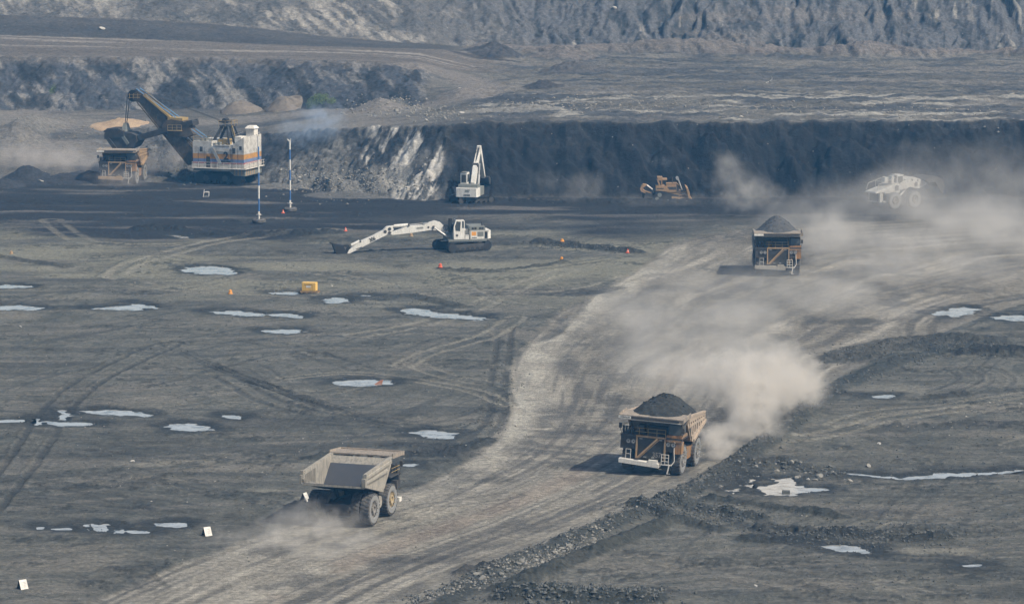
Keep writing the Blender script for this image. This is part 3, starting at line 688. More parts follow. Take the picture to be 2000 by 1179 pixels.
# ------------------------------------------------------------------ materials of the machines
M_YEL  = paint('dusty_orange_paint', (0.36,0.175,0.055), 0.55, 0.55, (0.22,0.18,0.13), streak=0.4)
M_TAN  = paint('tan_dusted_paint', (0.42,0.27,0.13), 0.6, 0.5, (0.27,0.22,0.16), streak=0.25)
M_BODY = paint('dusty_cream_steel', (0.47,0.37,0.28), 0.65, 0.5, (0.33,0.285,0.23), streak=0.45)
M_BODY2 = paint('pale_dusty_steel', (0.36,0.33,0.275), 0.7, 0.6, (0.25,0.235,0.205), streak=0.5)
M_FLOOR = paint('worn_bed_steel', (0.068,0.073,0.085), 0.5, 0.25, (0.10,0.10,0.105), streak=0.2, metal=0.2)
M_DARK = paint('grimy_dark_steel', (0.035,0.036,0.038), 0.6, 0.35, (0.12,0.105,0.09), streak=0.1)
M_BLK  = paint('black_grime', (0.016,0.017,0.019), 0.6, 0.15, (0.07,0.065,0.06), streak=0.1)
M_GRIL = paint('dusty_grille', (0.045,0.047,0.045), 0.6, 0.5, (0.10,0.092,0.08), streak=0.1)
M_WHT  = paint('dirty_white_paint', (0.78,0.75,0.68), 0.45, 0.28, (0.42,0.37,0.30), streak=0.22)
M_WHT2 = paint('clean_white_paint', (0.76,0.75,0.70), 0.45, 0.3, (0.45,0.42,0.37), streak=0.28)
M_GREY = paint('grey_green_paint', (0.20,0.215,0.20), 0.55, 0.3, (0.16,0.15,0.13))
M_TYRE = paint('dusty_rubber', (0.055,0.055,0.056), 0.85, 0.75, (0.17,0.16,0.145), streak=0.0, scale=2.5)
M_SIDE = paint('dusty_sidewall', (0.21,0.215,0.215), 0.9, 0.4, (0.24,0.23,0.21), streak=0.0, scale=2.0)
M_BOOM = paint('rusty_dark_boom', (0.060,0.050,0.040), 0.65, 0.5, (0.16,0.12,0.075), streak=0.2)
M_RIM  = paint('rim_paint', (0.48,0.37,0.20), 0.6, 0.4, (0.30,0.26,0.2))
M_RIMD = paint('dusty_rim', (0.22,0.21,0.19), 0.8, 0.5, (0.28,0.26,0.23))
M_CHR  = paint('bare_rod_steel', (0.55,0.55,0.54), 0.3, 0.15, (0.3,0.28,0.25), metal=0.6)
M_ROPE = paint('steel_rope', (0.06,0.062,0.065), 0.6, 0.1)
M_BLUE = paint('blue_paint', (0.045,0.16,0.42), 0.5, 0.12, (0.25,0.25,0.25))
M_LBLU = paint('pale_blue_cable', (0.12,0.30,0.55), 0.5, 0.1, (0.25,0.25,0.25))
M_RED  = paint('orange_red_plastic', (0.75,0.12,0.04), 0.5, 0.15, (0.35,0.25,0.2))
M_ORG  = paint('orange_plastic', (0.80,0.33,0.04), 0.5, 0.2, (0.4,0.3,0.2))
M_GEN  = paint('yellow_enclosure', (0.80,0.50,0.12), 0.5, 0.15, (0.5,0.4,0.26))
M_RAIL = paint('yellow_rail_paint', (0.42,0.29,0.09), 0.6, 0.3)
def glass(name, col=(0.02,0.03,0.035)):
    m, nt = new_mat(name); out = N(nt, 'ShaderNodeOutputMaterial'); b = N(nt, 'ShaderNodeBsdfPrincipled', Roughness=0.08)
    tc = N(nt, 'ShaderNodeTexCoord'); n = N(nt, 'ShaderNodeTexNoise', Scale=1.5, Detail=4.0); nt.links.new(tc.outputs['Object'], n.inputs['Vector'])
    mx = N(nt, 'ShaderNodeMix', data_type='RGBA'); mx.inputs[6].default_value = (*col,1); mx.inputs[7].default_value = (0.10,0.10,0.095,1)
    nt.links.new(n.outputs[0], mx.inputs[0]); nt.links.new(mx.outputs[2], b.inputs['Base Color']); nt.links.new(b.outputs[0], out.inputs[0]); return m
M_GLS = glass('dark_cab_glass'); M_LAMP = glass('lamp_glass', (0.45,0.46,0.45))
def rocky(name, c1, c2, scale=1.5):
    m, nt = new_mat(name); out = N(nt, 'ShaderNodeOutputMaterial'); b = N(nt, 'ShaderNodeBsdfPrincipled', Roughness=0.85)
    b.inputs['Specular IOR Level'].default_value = 0.3
    g = N(nt, 'ShaderNodeNewGeometry'); n = N(nt, 'ShaderNodeTexNoise', Scale=scale, Detail=7.0, Roughness=0.7); nt.links.new(g.outputs['Position'], n.inputs['Vector'])
    r = N(nt, 'ShaderNodeMapRange'); r.inputs['From Min'].default_value = .35; r.inputs['From Max'].default_value = .68; nt.links.new(n.outputs[0], r.inputs['Value'])
    mx = N(nt, 'ShaderNodeMix', data_type='RGBA'); mx.inputs[6].default_value = (*c1,1); mx.inputs[7].default_value = (*c2,1)
    nt.links.new(r.outputs[0], mx.inputs[0]); nt.links.new(mx.outputs[2], b.inputs['Base Color'])
    bp = N(nt, 'ShaderNodeBump', Strength=0.6, Distance=0.15); nt.links.new(n.outputs[0], bp.inputs['Height']); nt.links.new(bp.outputs[0], b.inputs['Normal'])
    nt.links.new(b.outputs[0], out.inputs[0]); return m
M_COAL = rocky('crushed_coal', (0.014,0.015,0.015), (0.050,0.052,0.048), 2.2)
M_COAL2 = rocky('dusty_coal', (0.05,0.053,0.055), (0.11,0.11,0.11), 2.2)
M_ROCK = rocky('grey_rock', (0.16,0.155,0.14), (0.30,0.285,0.25), 0.9)
M_ROCKD = rocky('dark_rock', (0.055,0.06,0.058), (0.13,0.13,0.12), 0.9)
M_ROCKL = rocky('pale_rock', (0.30,0.29,0.265), (0.46,0.44,0.40), 0.9)
M_SAND = rocky('tan_sand', (0.30,0.22,0.145), (0.44,0.33,0.22), 0.8)
M_DIRT = rocky('brown_spoil', (0.12,0.105,0.09), (0.21,0.185,0.155), 0.8)

M_CANO = paint('dirty_canopy_steel', (0.36,0.30,0.235), 0.7, 0.6, (0.20,0.18,0.155), streak=0.5)
def head(hx, hy): return math.atan2(-hx, hy)
def plane_of(loc, rz, x0):
    """sight line of a photo point met with the machine's own upright plane x = x0 -> (y, z) in the machine's frame"""
    rgt = Vector((math.cos(rz), math.sin(rz), 0)); fw = Vector((-math.sin(rz), math.cos(rz), 0))
    o = Vector(loc) + rgt*x0; C0 = Vector((0,0,H))
    def f(u, v):
        t = (CY-v)/F; d = Vector(((u-CX)/F, CP+t*SP, -SP+t*CP))
        k = (o-C0).dot(rgt)/d.dot(rgt); p = C0 + d*k - Vector(loc)
        return (p.dot(fw), p.z)
    return f

# ------------------------------------------------------------------ haul truck
TR, TW = 1.72, 1.06
def wheel(parent, x, y, side, rim=M_RIM, dual=False, r=TR, w=TW, lugs=26):
    h = w/2
    prof = [(r*0.50,-h*0.86),(r*0.60,-h),(r*0.86,-h*0.98),(r*0.97,-h*0.80),(r*0.97,h*0.80),(r*0.86,h*0.98),(r*0.60,h),(r*0.50,h*0.86)]
    m = MB().lathe(prof, 44, (x, y, r))
    for i in range(lugs):
        for s in (-1, 1):
            a = 2*math.pi*(i+(0.25 if s > 0 else 0))/lugs; a2 = a+0.07*s
            c = lambda rr, xx, aa: (x+xx, y+rr*math.cos(aa), r+rr*math.sin(aa))
            dw = 0.072
            A = [c(r*0.955, s*0.05, a-dw), c(r*0.955, s*0.05, a+dw), c(r*1.0, s*0.05, a+dw*.8), c(r*1.0, s*0.05, a-dw*.8)]
            B = [c(r*0.90, s*h*0.99, a2-dw), c(r*0.90, s*h*0.99, a2+dw), c(r*0.99, s*h*0.93, a2+dw*.8), c(r*0.99, s*h*0.93, a2-dw*.8)]
            m.hull(A, B)
    o = m.build('wheel', M_TYRE, parent)
    o.data.materials.append(M_SIDE)
    for p in o.data.polygons:
        cx, cy_, cz = p.center; rr = math.hypot(cy_-y, cz-r)
        if rr < r*0.91 and abs(p.normal.x) > 0.6 and abs(cx-x) > h*0.9: p.material_index = 1
    k = MB()
    xo = x + side*h*0.80
    k.lathe([(0,side*-0.1),(r*0.16,side*-0.1),(r*0.20,side*0.10),(r*0.28,side*0.10),(r*0.33,side*-0.30),(r*0.46,side*-0.22),(r*0.53,side*0.02),(r*0.53,side*-0.6*h),(0,side*-0.6*h)], 24, (xo, y, r))
    for i in range(10):
        a = i*math.pi/5
        k.disc((xo+side*0.0, y+r*0.40*math.cos(a), r+r*0.40*math.sin(a)), 0.05, (1,0,0), 0.5, 6)
    k.build('rim', rim, o)
    return o

def make_truck(label, loc, rz, group, holes=True, body=M_BODY, yel=M_YEL, number=None, liner=False, brand=False, white=M_WHT):
    t = thing('haul_truck', label, 'haul truck', loc, rz, group)
    # chassis
    c = MB()
    for s in (-1, 1): c.box(s*1.05-0.25, s*1.05+0.25, -5.2, 4.4, 1.55, 2.35)
    c.box(-1.3, 1.3, -3.9, -2.0, 0.95, 2.3); c.tube((-3.0,-2.95,1.72), (3.0,-2.95,1.72), 0.55, 14); c.tube((-2.9,2.95,1.72), (2.9,2.95,1.72), 0.38, 12)
    c.box(-1.2, 1.2, 1.2, 4.3, 1.3, 3.6); c.box(-1.6, 1.6, -5.5, -5.0, 1.9, 2.5)
    for s in (-1, 1): c.tube((s*1.4, -0.6, 1.6), (s*1.5, -1.6, 3.6), 0.22); c.tube((s*1.75,2.6,1.6),(s*1.75,2.9,3.9),0.24)
    c.build('chassis', M_DARK, t)
    for s in (-1, 1):
        wheel(t, s*2.80, 2.95, s, M_RIM if not holes else M_RIMD)
        wheel(t, s*3.02, -2.95, s, M_RIMD); wheel(t, s*1.88, -2.95, s, M_RIMD)
    tk = MB(); tk.hull([(-3.1,-1.35,1.3),(-1.5,-1.35,1.3),(-1.5,1.0,1.3),(-3.1,1.0,1.3)], [(-3.2,-1.45,2.7),(-1.5,-1.45,2.7),(-1.5,1.1,2.7),(-3.2,1.1,2.7)]); tk.build('fuel_tank', yel, t)
    tk = MB(); tk.tube((1.6,-0.2,2.0),(3.1,-0.2,2.0),0.65,16); tk.build('hydraulic_tank', yel, t)
    # dump body
    XS, XI = 3.42, 3.24
    side = [(-6.05,4.65),(-6.15,5.1),(-5.6,5.85),(2.3,6.5),(2.3,5.5),(0.3,3.35),(-0.6,3.2)]
    d = MB()
    for s in (-1, 1): d.prism(side, s*XI, s*XS)
    # front wall and top beam
    d.hull([(-XI,-0.55,3.15),(XI,-0.55,3.15),(XI,-0.75,3.27),(-XI,-0.75,3.27)], [(-XI,2.45,6.25),(XI,2.45,6.25),(XI,2.2,6.32),(-XI,2.2,6.32)])
    zr = 0.12 if holes else 0.10
    def rib(p, q, w, h, x):
        for s in (-1, 1): d.bar((s*x, p[0], p[1]), (s*x, q[0], q[1]), w, h)
    rib((-6.0,4.75),(-0.5,3.3),0.34,0.34,XS+0.05)
    rib((-5.6,5.80),(2.3,6.44),0.30,0.24,XS+0.05)
    if holes:
        rib((-5.9,5.10),(1.3,5.25),0.12,0.26,XS+0.05)
        for k in range(8):
            y = -5.7+k*1.02; zt = 5.55+0.083*(y+5.5); zb = 4.75-0.26*(y+6.0) if y < -0.5 else 3.2+1.05*(y+0.3)
            for s in (-1, 1): d.bar((s*(XS+0.04), y, max(zb,3.2)), (s*(XS+0.04), y+0.02, zt), 0.10, 0.50, (0,1,0))
        for s in (-1,1): d.prism([(-5.8,4.55),(-0.4,3.15),(0.2,3.4),(0.3,3.95),(-5.8,4.88)], s*XS, s*(XS+0.10))
        for s in (-1,1): d.prism([(-5.9,5.40),(2.0,5.72),(2.2,6.4),(-5.6,5.75)], s*XS, s*(XS+0.11))
    else:
        for (y0,z0,y1,z1,hh) in ((-5.7,5.45,1.9,6.02,0.62),(-5.8,4.92,0.9,5.20,0.42)):
            for s in (-1, 1):
                d.hull([(s*XS,y0,z0-hh/2),(s*(XS+.28),y0,z0-hh/4),(s*(XS+.28),y0,z0+hh/4),(s*XS,y0,z0+hh/2)], [(s*XS,y1,z1-hh/2),(s*(XS+.28),y1,z1-hh/4),(s*(XS+.28),y1,z1+hh/4),(s*XS,y1,z1+hh/2)])
        for s in (-1, 1):
            d.box(s*XS-0.05, s*(XS)+0.32*s, -6.2, -5.75, 4.6, 5.5); d.box(s*XS, s*(XS+.36), -5.9, -5.6, 5.2, 5.95)
    d.hull([(-XS,-6.15,4.45),(XS,-6.15,4.45),(XS,-5.6,4.32),(-XS,-5.6,4.32)], [(-XS,-6.15,4.68),(XS,-6.15,4.68),(XS,-5.6,4.54),(-XS,-5.6,4.54)])
    bd = d.build('dump_body', body, t)
    if holes:
        for s in (-1, 1):
            k = MB(); k.prism([(-5.7,4.72),(-5.7,5.5),(1.9,5.95),(1.6,5.0),(0.4,3.6)], s*(XS+0.002), s*(XS+0.02)); k.build('recess_shade', M_DARK, bd)  # dark sheet behind the ribs, painted to look like shaded openings
    f = MB(); f.hull([(-XI,-6.1,4.55),(XI,-6.1,4.55),(XI,-0.55,3.1),(-XI,-0.55,3.1)], [(-XI,-6.1,4.70),(XI,-6.1,4.70),(XI,-0.7,3.29),(-XI,-0.7,3.29)])
    f.hull([(-XI+.01,-0.72,3.28),(XI-.01,-0.72,3.28),(XI-.01,-0.80,3.33),(-XI+.01,-0.80,3.33)], [(-XI+.01,1.55,5.58),(XI-.01,1.55,5.58),(XI-.01,1.46,5.62),(-XI+.01,1.46,5.62)])
    f.build('bed_floor', M_FLOOR, bd)
    if liner:
        k = MB()
        for i in range(17): y = -5.75+i*0.17; k.bar((-XI+0.05,y,4.82-0.26*(y+6)),(-XI+0.05,y,5.55+0.08*(y+6)),0.10,0.07,(0,1,0))
        k.bar((-XI+0.05,-5.9,4.75),(-XI+0.05,-0.6,3.35),0.12,0.22)
        k.build('wear_bars', body, bd)
        k = MB(); k.hull([(-XI+.02,-6.0,4.68),(-1.5,-6.0,4.68),(-XI+.5,-4.2,4.2),(-XI+.02,-3.9,4.13)], [(-XI+.02,-5.9,5.15),(-2.6,-5.9,4.85),(-XI+.2,-5.0,4.7),(-XI+.02,-4.5,4.5)]); k.build('dirt_corner', M_BODY2, bd)
    # canopy
    k = MB()
    k.hull([(-3.68,2.3,6.45),(3.68,2.3,6.45),(3.68,5.55,6.30),(-3.68,5.55,6.30)], [(-3.68,2.3,6.60),(3.68,2.3,6.60),(3.68,5.55,6.46),(-3.68,5.55,6.46)])
    k.box(-3.70,3.70,5.46,5.66,6.12,6.56); k.box(-3.72,3.72,5.60,5.72,6.50,6.60)
    for s in (-1,1): k.hull([(s*3.70,2.2,6.3),(s*3.52,2.2,6.3),(s*3.52,5.5,6.2),(s*3.70,5.5,6.2)], [(s*3.70,2.2,6.85),(s*3.60,2.2,6.85),(s*3.60,5.5,6.62),(s*3.70,5.5,6.62)])
    for x in (-2.2,-0.75,0.75,2.2): k.box(x-0.09,x+0.09,2.5,5.4,6.12,6.40)
    cn = k.build('canopy', M_CANO, t)
    k = MB(); k.box(-3.2,3.3,5.725,5.735,6.22,6.44); k.build('canopy_stripe', M_DARK, cn)
    k = MB(); k.box(-3.5,3.4,5.665,5.69,6.09,6.15); k.build('canopy_trim', white, cn)
    k = MB(); k.box(2.25,3.66,5.737,5.745,6.19,6.50); pl8 = k.build('name_plate', M_WHT2, cn)
    if brand:
        text_mesh('name_lettering','CATERPILLAR',0.21,M_BLK,pl8, Matrix.Translation((2.955,5.749,6.35))@Euler((R(90),0,R(180))).to_matrix().to_4x4(), bold=0.004, sx=0.9)
    # deck, nose, grille
    k = MB(); k.box(-3.45,3.45,2.1,4.95,4.18,4.34); k.box(-3.5,3.5,4.85,5.02,4.10,4.36)
    k.box(-3.45,-1.62,4.55,4.96,2.75,4.10) ; k.box(1.62,3.45,4.55,4.96,2.75,4.10)
    k.build('deck', M_DARK, t)
    k = MB(); k.box(-3.46,-1.65,4.965,5.03,3.90,4.14); k.box(-3.44,-1.72,2.2,4.95,4.35,4.62); k.build('cab_base', yel, t)
    k = MB(); k.box(-3.47,-2.55,3.9,4.97,2.62,3.92); k.build('fender', yel, t)
    k = MB(); k.box(2.65,3.47,3.9,4.97,2.75,3.6); k.build('fender', M_DARK, t)
    g = MB(); g.box(-1.52,1.52,4.3,4.98,1.75,4.22)
    for i in range(14): z = 1.95+i*0.16; g.box(-1.45,1.45,4.98,5.01,z,z+0.05)
    gr = g.build('grille', M_GRIL, t)
    if number:
        text_mesh('number', number, 0.80, M_RIMD, gr, Matrix.Translation((-0.72,5.03,2.28))@Euler((R(90),0,R(180))).to_matrix().to_4x4(), bold=0.012, sx=0.85)
    k = MB()
    k.bar((-1.6,5.05,1.75),(-1.6,5.05,4.30),0.17,0.17,(0,1,0)); k.bar((1.6,5.05,1.75),(1.6,5.05,4.30),0.17,0.17,(0,1,0)); k.bar((-1.7,5.05,4.26),(1.7,5.05,4.26),0.17,0.20)
    k.build('grille_frame', M_TAN, t)
    k = MB(); k.bar((1.45,5.22,1.85),(-0.75,5.15,4.15),0.20,0.20,(0,1,0)); k.bar((1.2,5.35,1.85),(-0.95,5.3,4.05),0.06,0.06,(0,1,0))
    k.build('stair', M_TAN, t)
    for x,z in ((1.15,4.0),(-1.1,4.0),(0.6,1.98),(-0.3,1.98)):
        k = MB(); k.box(x-.17,x+.17,5.0,5.06,z-.07,z+.07); k.build('marker_lamp', M_LAMP, t)
    for x in (2.55,1.98,-1.98,-2.55):
        k = MB(); k.disc((x,5.0,3.62),0.24,(0,1,0),0.14,20); hl = k.build('headlight', M_LAMP, t)
        k = MB(); k.lathe([(0.235,-0.1),(0.30,-0.1),(0.30,0.1),(0.235,0.1)],20,(x,5.0,3.62),'y'); k.disc((x,5.085,3.62),0.07,(0,1,0),0.02,10); k.build('lamp_ring', M_DARK, hl)
    k = MB()
    k.hull([(-1.1,4.6,1.0),(3.5,4.6,1.15),(3.5,5.3,1.15),(-1.1,5.5,0.95)], [(-1.1,4.6,1.55),(3.5,4.6,1.62),(3.5,5.3,1.62),(-1.1,5.5,1.40)])
    k.box(-0.9,0.1,5.0,5.45,1.45,1.75); k.build('bumper', white, t)
    k = MB()                                   # step and rails at the nose
    for x in (-1.35,-1.75,-2.15): k.bar((x,5.3,1.3),(x,5.3,2.55),0.06,0.06,(0,1,0))
    for z in (1.35,1.75,2.15,2.5): k.bar((-1.3,5.3,z),(-2.2,5.3,z),0.06,0.06)
    k.bar((-1.0,5.15,1.35),(-2.5,5.15,1.35),0.12,0.12); k.bar((-2.25,5.2,1.4),(-2.05,5.2,0.35),0.12,0.12,(0,1,0)); k.path([(-2.5,5.1,1.4),(-2.75,5.0,1.8),(-2.65,5.0,3.0),(-2.7,5.05,3.95)],0.05)
    k.bar((-2.0,5.3,0.4),(-2.4,5.3,0.4),0.05,0.05); k.build('ladder', M_WHT, t)
    k = MB()
    for x in (2.2,2.75): k.bar((x,5.15,1.65),(x,5.15,2.75),0.05,0.05,(0,1,0))
    k.bar((2.2,5.15,2.72),(2.75,5.15,2.72),0.05,0.05); k.bar((2.2,5.15,2.2),(2.75,5.15,2.2),0.05,0.05); k.build('step_rail', M_WHT, t)
    k = MB()                                   # cab
    k.hull([(-3.35,2.6,4.34),(-1.75,2.6,4.34),(-1.75,4.75,4.34),(-3.35,4.75,4.34)], [(-3.3,2.7,6.0),(-1.8,2.7,6.0),(-1.8,4.5,6.0),(-3.3,4.5,6.0)])
    cb = k.build('cab', M_DARK, t)
    k = MB(); k.hull([(-3.2,4.74,4.72),(-1.9,4.74,4.72),(-1.9,4.76,4.72),(-3.2,4.76,4.72)],[(-3.18,4.58,5.70),(-1.92,4.58,5.70),(-1.92,4.60,5.70),(-3.18,4.60,5.70)]); k.build('windscreen', M_GLS, cb)
    k = MB(); k.box(-3.37,-3.355,3.0,4.4,4.8,5.65); k.build('side_window', M_GLS, cb)
    k = MB()
    for x in (2.3,2.62,2.94,3.26): k.tube((x,4.6,4.34),(x,4.6,5.12),0.13,10); k.disc((x,4.6,5.16),0.15,(0,0,1),0.07,10)
    k.build('air_cleaner', M_DARK, t)
    k = MB(); k.box(1.0,1.7,3.2,4.3,4.34,5.35); k.box(-0.7,0.3,4.3,4.8,4.34,4.72); k.box(-1.4,0.8,2.6,3.6,4.34,5.2); k.build('equipment_cabinet', M_DARK, t)  # coloured dark to carry the shade under the canopy
    k = MB()
    for z in (4.75,5.15): k.bar((-1.6,4.95,z),(1.9,4.95,z),0.045,0.045)
    for x in (-1.6,-0.6,0.4,1.4): k.bar((x,4.95,4.34),(x,4.95,5.17),0.045,0.045,(0,1,0))
    for z in (4.75,5.15): k.bar((3.42,4.95,z),(3.42,2.4,z),0.045,0.045)
    k.build('guard_rail', M_RAIL, t)
    for s in (-1,1):
        k = MB(); k.box(s*3.55-0.17,s*3.55+0.17,5.0,5.1,5.0,5.55); k.bar((s*3.4,4.9,4.4),(s*3.6,5.0,5.0),0.05,0.05); k.build('mirror', M_DARK, t)
    for s in (-1,1):
        k = MB(); k.box(s*2.45-0.75,s*2.45+0.75,-1.15,-1.08,2.3,3.1); k.build('mudflap', M_BLK, t)
    return t

def coal_heap(label, loc, rz, mat=M_COAL, top=8.75, group=None, sharp=1.0, seed=1, yc=-1.3, pw=2.6):
    m = MB(); nx, ny = 36, 44; g = {}
    rr = random.Random(seed)
    for i in range(nx+1):
        for j in range(ny+1):
            x = -3.26+6.52*i/nx; y = -5.5+10.3*j/ny
            edge = 5.70+0.083*(y+5.5) if y < 2.2 else 6.50
            q = (abs(x/3.32)**pw + abs((y-yc)/(4.2 if y < yc else 5.7))**pw)**(1/pw)
            z = edge + (top-edge)*(max(0, 1-q**1.5)**(1.0*sharp))
            z += (float(vn(np.array(x*1.6+seed*9), np.array(y*1.6), seed))-0.5)*0.20*(1 if q<1 else .3) + rr.uniform(-0.04,0.04)
            if q > 1: z = edge-0.25*(q-1)
            g[i,j] = m.bm.verts.new((x,y,z))
    for i in range(nx):
        for j in range(ny): m.bm.faces.new((g[i,j],g[i+1,j],g[i+1,j+1],g[i,j+1]))
    ring = [g[i,0] for i in range(nx+1)]+[g[nx,j] for j in range(1,ny+1)]+[g[i,ny] for i in range(nx-1,-1,-1)]+[g[0,j] for j in range(ny-1,0,-1)]
    low = [m.bm.verts.new((v.co.x, v.co.y, v.co.z-0.25)) for v in ring]
    for i in range(len(ring)):
        j = (i+1)%len(ring); m.bm.faces.new((ring[i],low[i],low[j],ring[j]))
    m.bm.faces.new(low)
    for k in range(26):          # lumps
        a = rr.uniform(0,6.28); q = rr.uniform(0.1,0.95); x = 3.0*q*math.cos(a); y = yc+3.4*q*math.sin(a)
        i = int((x+3.26)/6.52*nx); j = int((y+5.5)/10.3*ny)
        if not (0 <= i <= nx and 0 <= j <= ny): continue
        z = g[i,j].co.z; s = rr.uniform(0.06,0.15)
        m.box(x-s,x+s,y-s,y+s*.8,z-s*.5,z+s*.7)
    o = m.build('coal_load', mat); o.location = loc; o.rotation_euler = (0,0,rz)
    return tag(o, label, 'coal load', group)

GT = 'haul trucks working in the pit'
a = math.radians
p1 = P(1289, 912); r1z = head(-math.sin(a(16)), -math.cos(a(16)))
T1 = make_truck('orange haul truck number 357 heaped with coal, raising thick dust on the curving road', p1, r1z, GT, True, M_BODY, M_YEL, '357', brand=True)
C1 = coal_heap('heap of black coal filling truck 357 in front of the thick dust cloud', p1, r1z, M_COAL, 8.2, 'coal loads on the trucks', 0.95, 1, pw=2.9)
for o_ in (T1, C1): o_.rotation_euler = (0, R(-3.0), r1z)      # it leans a little on the rough road
p2 = P(1517, 531); r2z = head(-0.03, -1)
make_truck('loaded haul truck farther up the road, driving straight on in thin dust', p2, r2z, GT, True, M_BODY2, M_YEL, white=M_BODY2)
coal_heap('pointed heap of dusty coal on the haul truck farther up the road', p2, r2z, M_COAL2, 8.5, 'coal loads on the trucks', 1.15, 4, pw=2.1)
p3 = P(241, 356.5); r3z = head(-math.sin(a(7)), -math.cos(a(7)))
make_truck('haul truck waiting under the dipper of the rope shovel', p3, r3z, GT, True, M_TAN, M_YEL, white=M_TAN)
p4 = P(691, 1011); r4z = head(math.sin(a(19)), math.cos(a(19)))
T4 = make_truck('empty pale haul truck seen from behind with ribbed open bed', p4, r4z, GT, False, M_BODY2, M_BODY2, None, True, white=M_WHT)

T4.scale = (.945,)*3
for o_ in (T1, C1): o_.scale = (.975,)*3
# ------------------------------------------------------------------ electric rope shovel
def banded():
    m, nt = new_mat('striped_house_paint'); out = N(nt, 'ShaderNodeOutputMaterial'); b = N(nt, 'ShaderNodeBsdfPrincipled', Roughness=0.5)
    tc = N(nt, 'ShaderNodeTexCoord'); sp = N(nt, 'ShaderNodeSeparateXYZ'); nt.links.new(tc.outputs['Object'], sp.inputs[0])
    mr = N(nt, 'ShaderNodeMapRange'); mr.inputs['From Min'].default_value = 2; mr.inputs['From Max'].default_value = 12; nt.links.new(sp.outputs['Z'], mr.inputs['Value'])
    cr = N(nt, 'ShaderNodeValToRGB'); cr.color_ramp.interpolation = 'CONSTANT'; e = cr.color_ramp.elements
    f = lambda z: (z-2)/10
    e[0].position = 0; e[0].color = (0.50,0.485,0.45,1); e[1].position = f(3.95); e[1].color = (0.34,0.07,0.06,1)
    for z, c in ((4.22,(0.14,0.21,0.38)),(4.80,(0.52,0.27,0.07)),(5.72,(0.58,0.565,0.52))):
        q = cr.color_ramp.elements.new(f(z)); q.color = (*c,1)
    nt.links.new(mr.outputs[0], cr.inputs[0])
    n = N(nt, 'ShaderNodeTexNoise', Scale=0.9, Detail=6.0, Roughness=0.7); nt.links.new(tc.outputs['Object'], n.inputs['Vector'])
    r = N(nt, 'ShaderNodeMapRange'); r.inputs['From Min'].default_value = .44; r.inputs['From Max'].default_value = .72; r.inputs['To Max'].default_value = 0.8; nt.links.new(n.outputs[0], r.inputs['Value'])
    mx = N(nt, 'ShaderNodeMix', data_type='RGBA'); mx.inputs[7].default_value = (0.16,0.14,0.12,1)
    nt.links.new(r.outputs[0], mx.inputs[0]); nt.links.new(cr.outputs[0], mx.inputs[6]); nt.links.new(mx.outputs[2], b.inputs['Base Color'])
    nt.links.new(b.outputs[0], out.inputs[0]); return m
M_BAND = banded()
sh_o = P(440, 357); sh_r = head(-math.cos(R(20)), math.sin(R(20)))
S = thing('rope_shovel', 'large white electric rope shovel number 2 with orange and blue stripes', 'mining shovel', sh_o, sh_r)
near = plane_of(sh_o, sh_r, -4.0); mid = plane_of(sh_o, sh_r, 0.0)
k = MB()
k.box(-3.9,3.9,-5.2,4.4,3.15,7.2)
k.box(-4.0,-1.4,0.9,4.7,3.15,8.0); k.box(1.4,4.0,0.9,4.7,3.15,8.0)
k.hull([(-4.0,-5.6,3.1),(4.0,-5.6,3.1),(4.0,-3.4,3.1),(-4.0,-3.4,3.1)],[(-4.0,-5.6,9.0),(4.0,-5.6,9.0),(4.0,-3.4,7.6),(-4.0,-3.4,7.6)])
k.box(-4.03,-4.0,-2.6,0.4,6.2,6.9)
hs = k.build('house', M_BAND, S)
k = MB(); k.plan([(-4.0,-2.7),(-4.0,0.6),(-3.6,0.6),(-3.6,-2.7)],7.2,7.35); k.tube((-3.6,-3.2,6.7),(-3.6,0.6,6.7),0.42,12); k.build('roof_duct', M_CHR, hs)
k = MB(); k.box(1.6,3.4,-5.2,-3.6,8.0,10.1); k.hull([(1.4,-5.4,10.1),(3.6,-5.4,10.1),(3.6,-3.4,10.1),(1.4,-3.4,10.1)],[(1.8,-5.0,10.6),(3.2,-5.0,10.6),(3.2,-3.8,10.6),(1.8,-3.8,10.6)]); k.build('roof_tower', M_WHT, hs)
k = MB(); k.box(-3.6,-1.2,-4.9,-3.6,7.9,9.0); k.build('roof_vent', M_WHT, hs)
k = MB(); k.bar((-4.08,0.9,7.0),(-4.08,-0.9,3.9),0.10,0.55,(0,0,1)); k.bar((-4.3,0.9,7.6),(-4.3,-0.9,4.6),0.05,0.05); k.build('stair', M_CHR, hs)
text_mesh('number', '2', 2.0, M_BLK, hs, Matrix.Translation((-4.03,-2.0,5.35))@Euler((R(90),0,R(-90))).to_matrix().to_4x4(), bold=0.07, depth=0.03)
k = MB(); k.box(-4.05,-4.02,-1.95,-1.0,4.25,4.55); k.box(-4.05,-4.02,-2.9,-2.05,4.25,4.55); k.build('small_plate', M_BLK, hs)
k = MB()
k.box(-3.9,3.9,-3.2,4.6,2.55,3.12)
k.prism([(-5.7,1.75),(-5.7,3.12),(-3.1,3.12),(-2.6,2.55),(-3.6,1.75)],-3.8,3.8); fr = k.build('revolving_frame', M_GREY, S)
k = MB()
for i in range(5): x = -3.4+i*0.9; k.hull([(x,-5.72,1.8),(x+.35,-5.72,1.8),(x+.35,-5.71,1.8),(x,-5.71,1.8)],[(x+.3,-5.72,3.0),(x+.65,-5.72,3.0),(x+.65,-5.71,3.0),(x+.3,-5.71,3.0)])
for i in range(3): y = -5.2+i*0.7; k.box(-3.82,-3.805,y,y+.28,1.85,3.0)
k.build('warning_stripe', M_TAN, fr)
k = MB()
for z in (3.7,4.2):
    k.bar((-4.5,-5.8,z),(-4.5,4.7,z),0.05,0.05); k.bar((-4.5,-6.1,z),(4.3,-6.1,z),0.05,0.05)
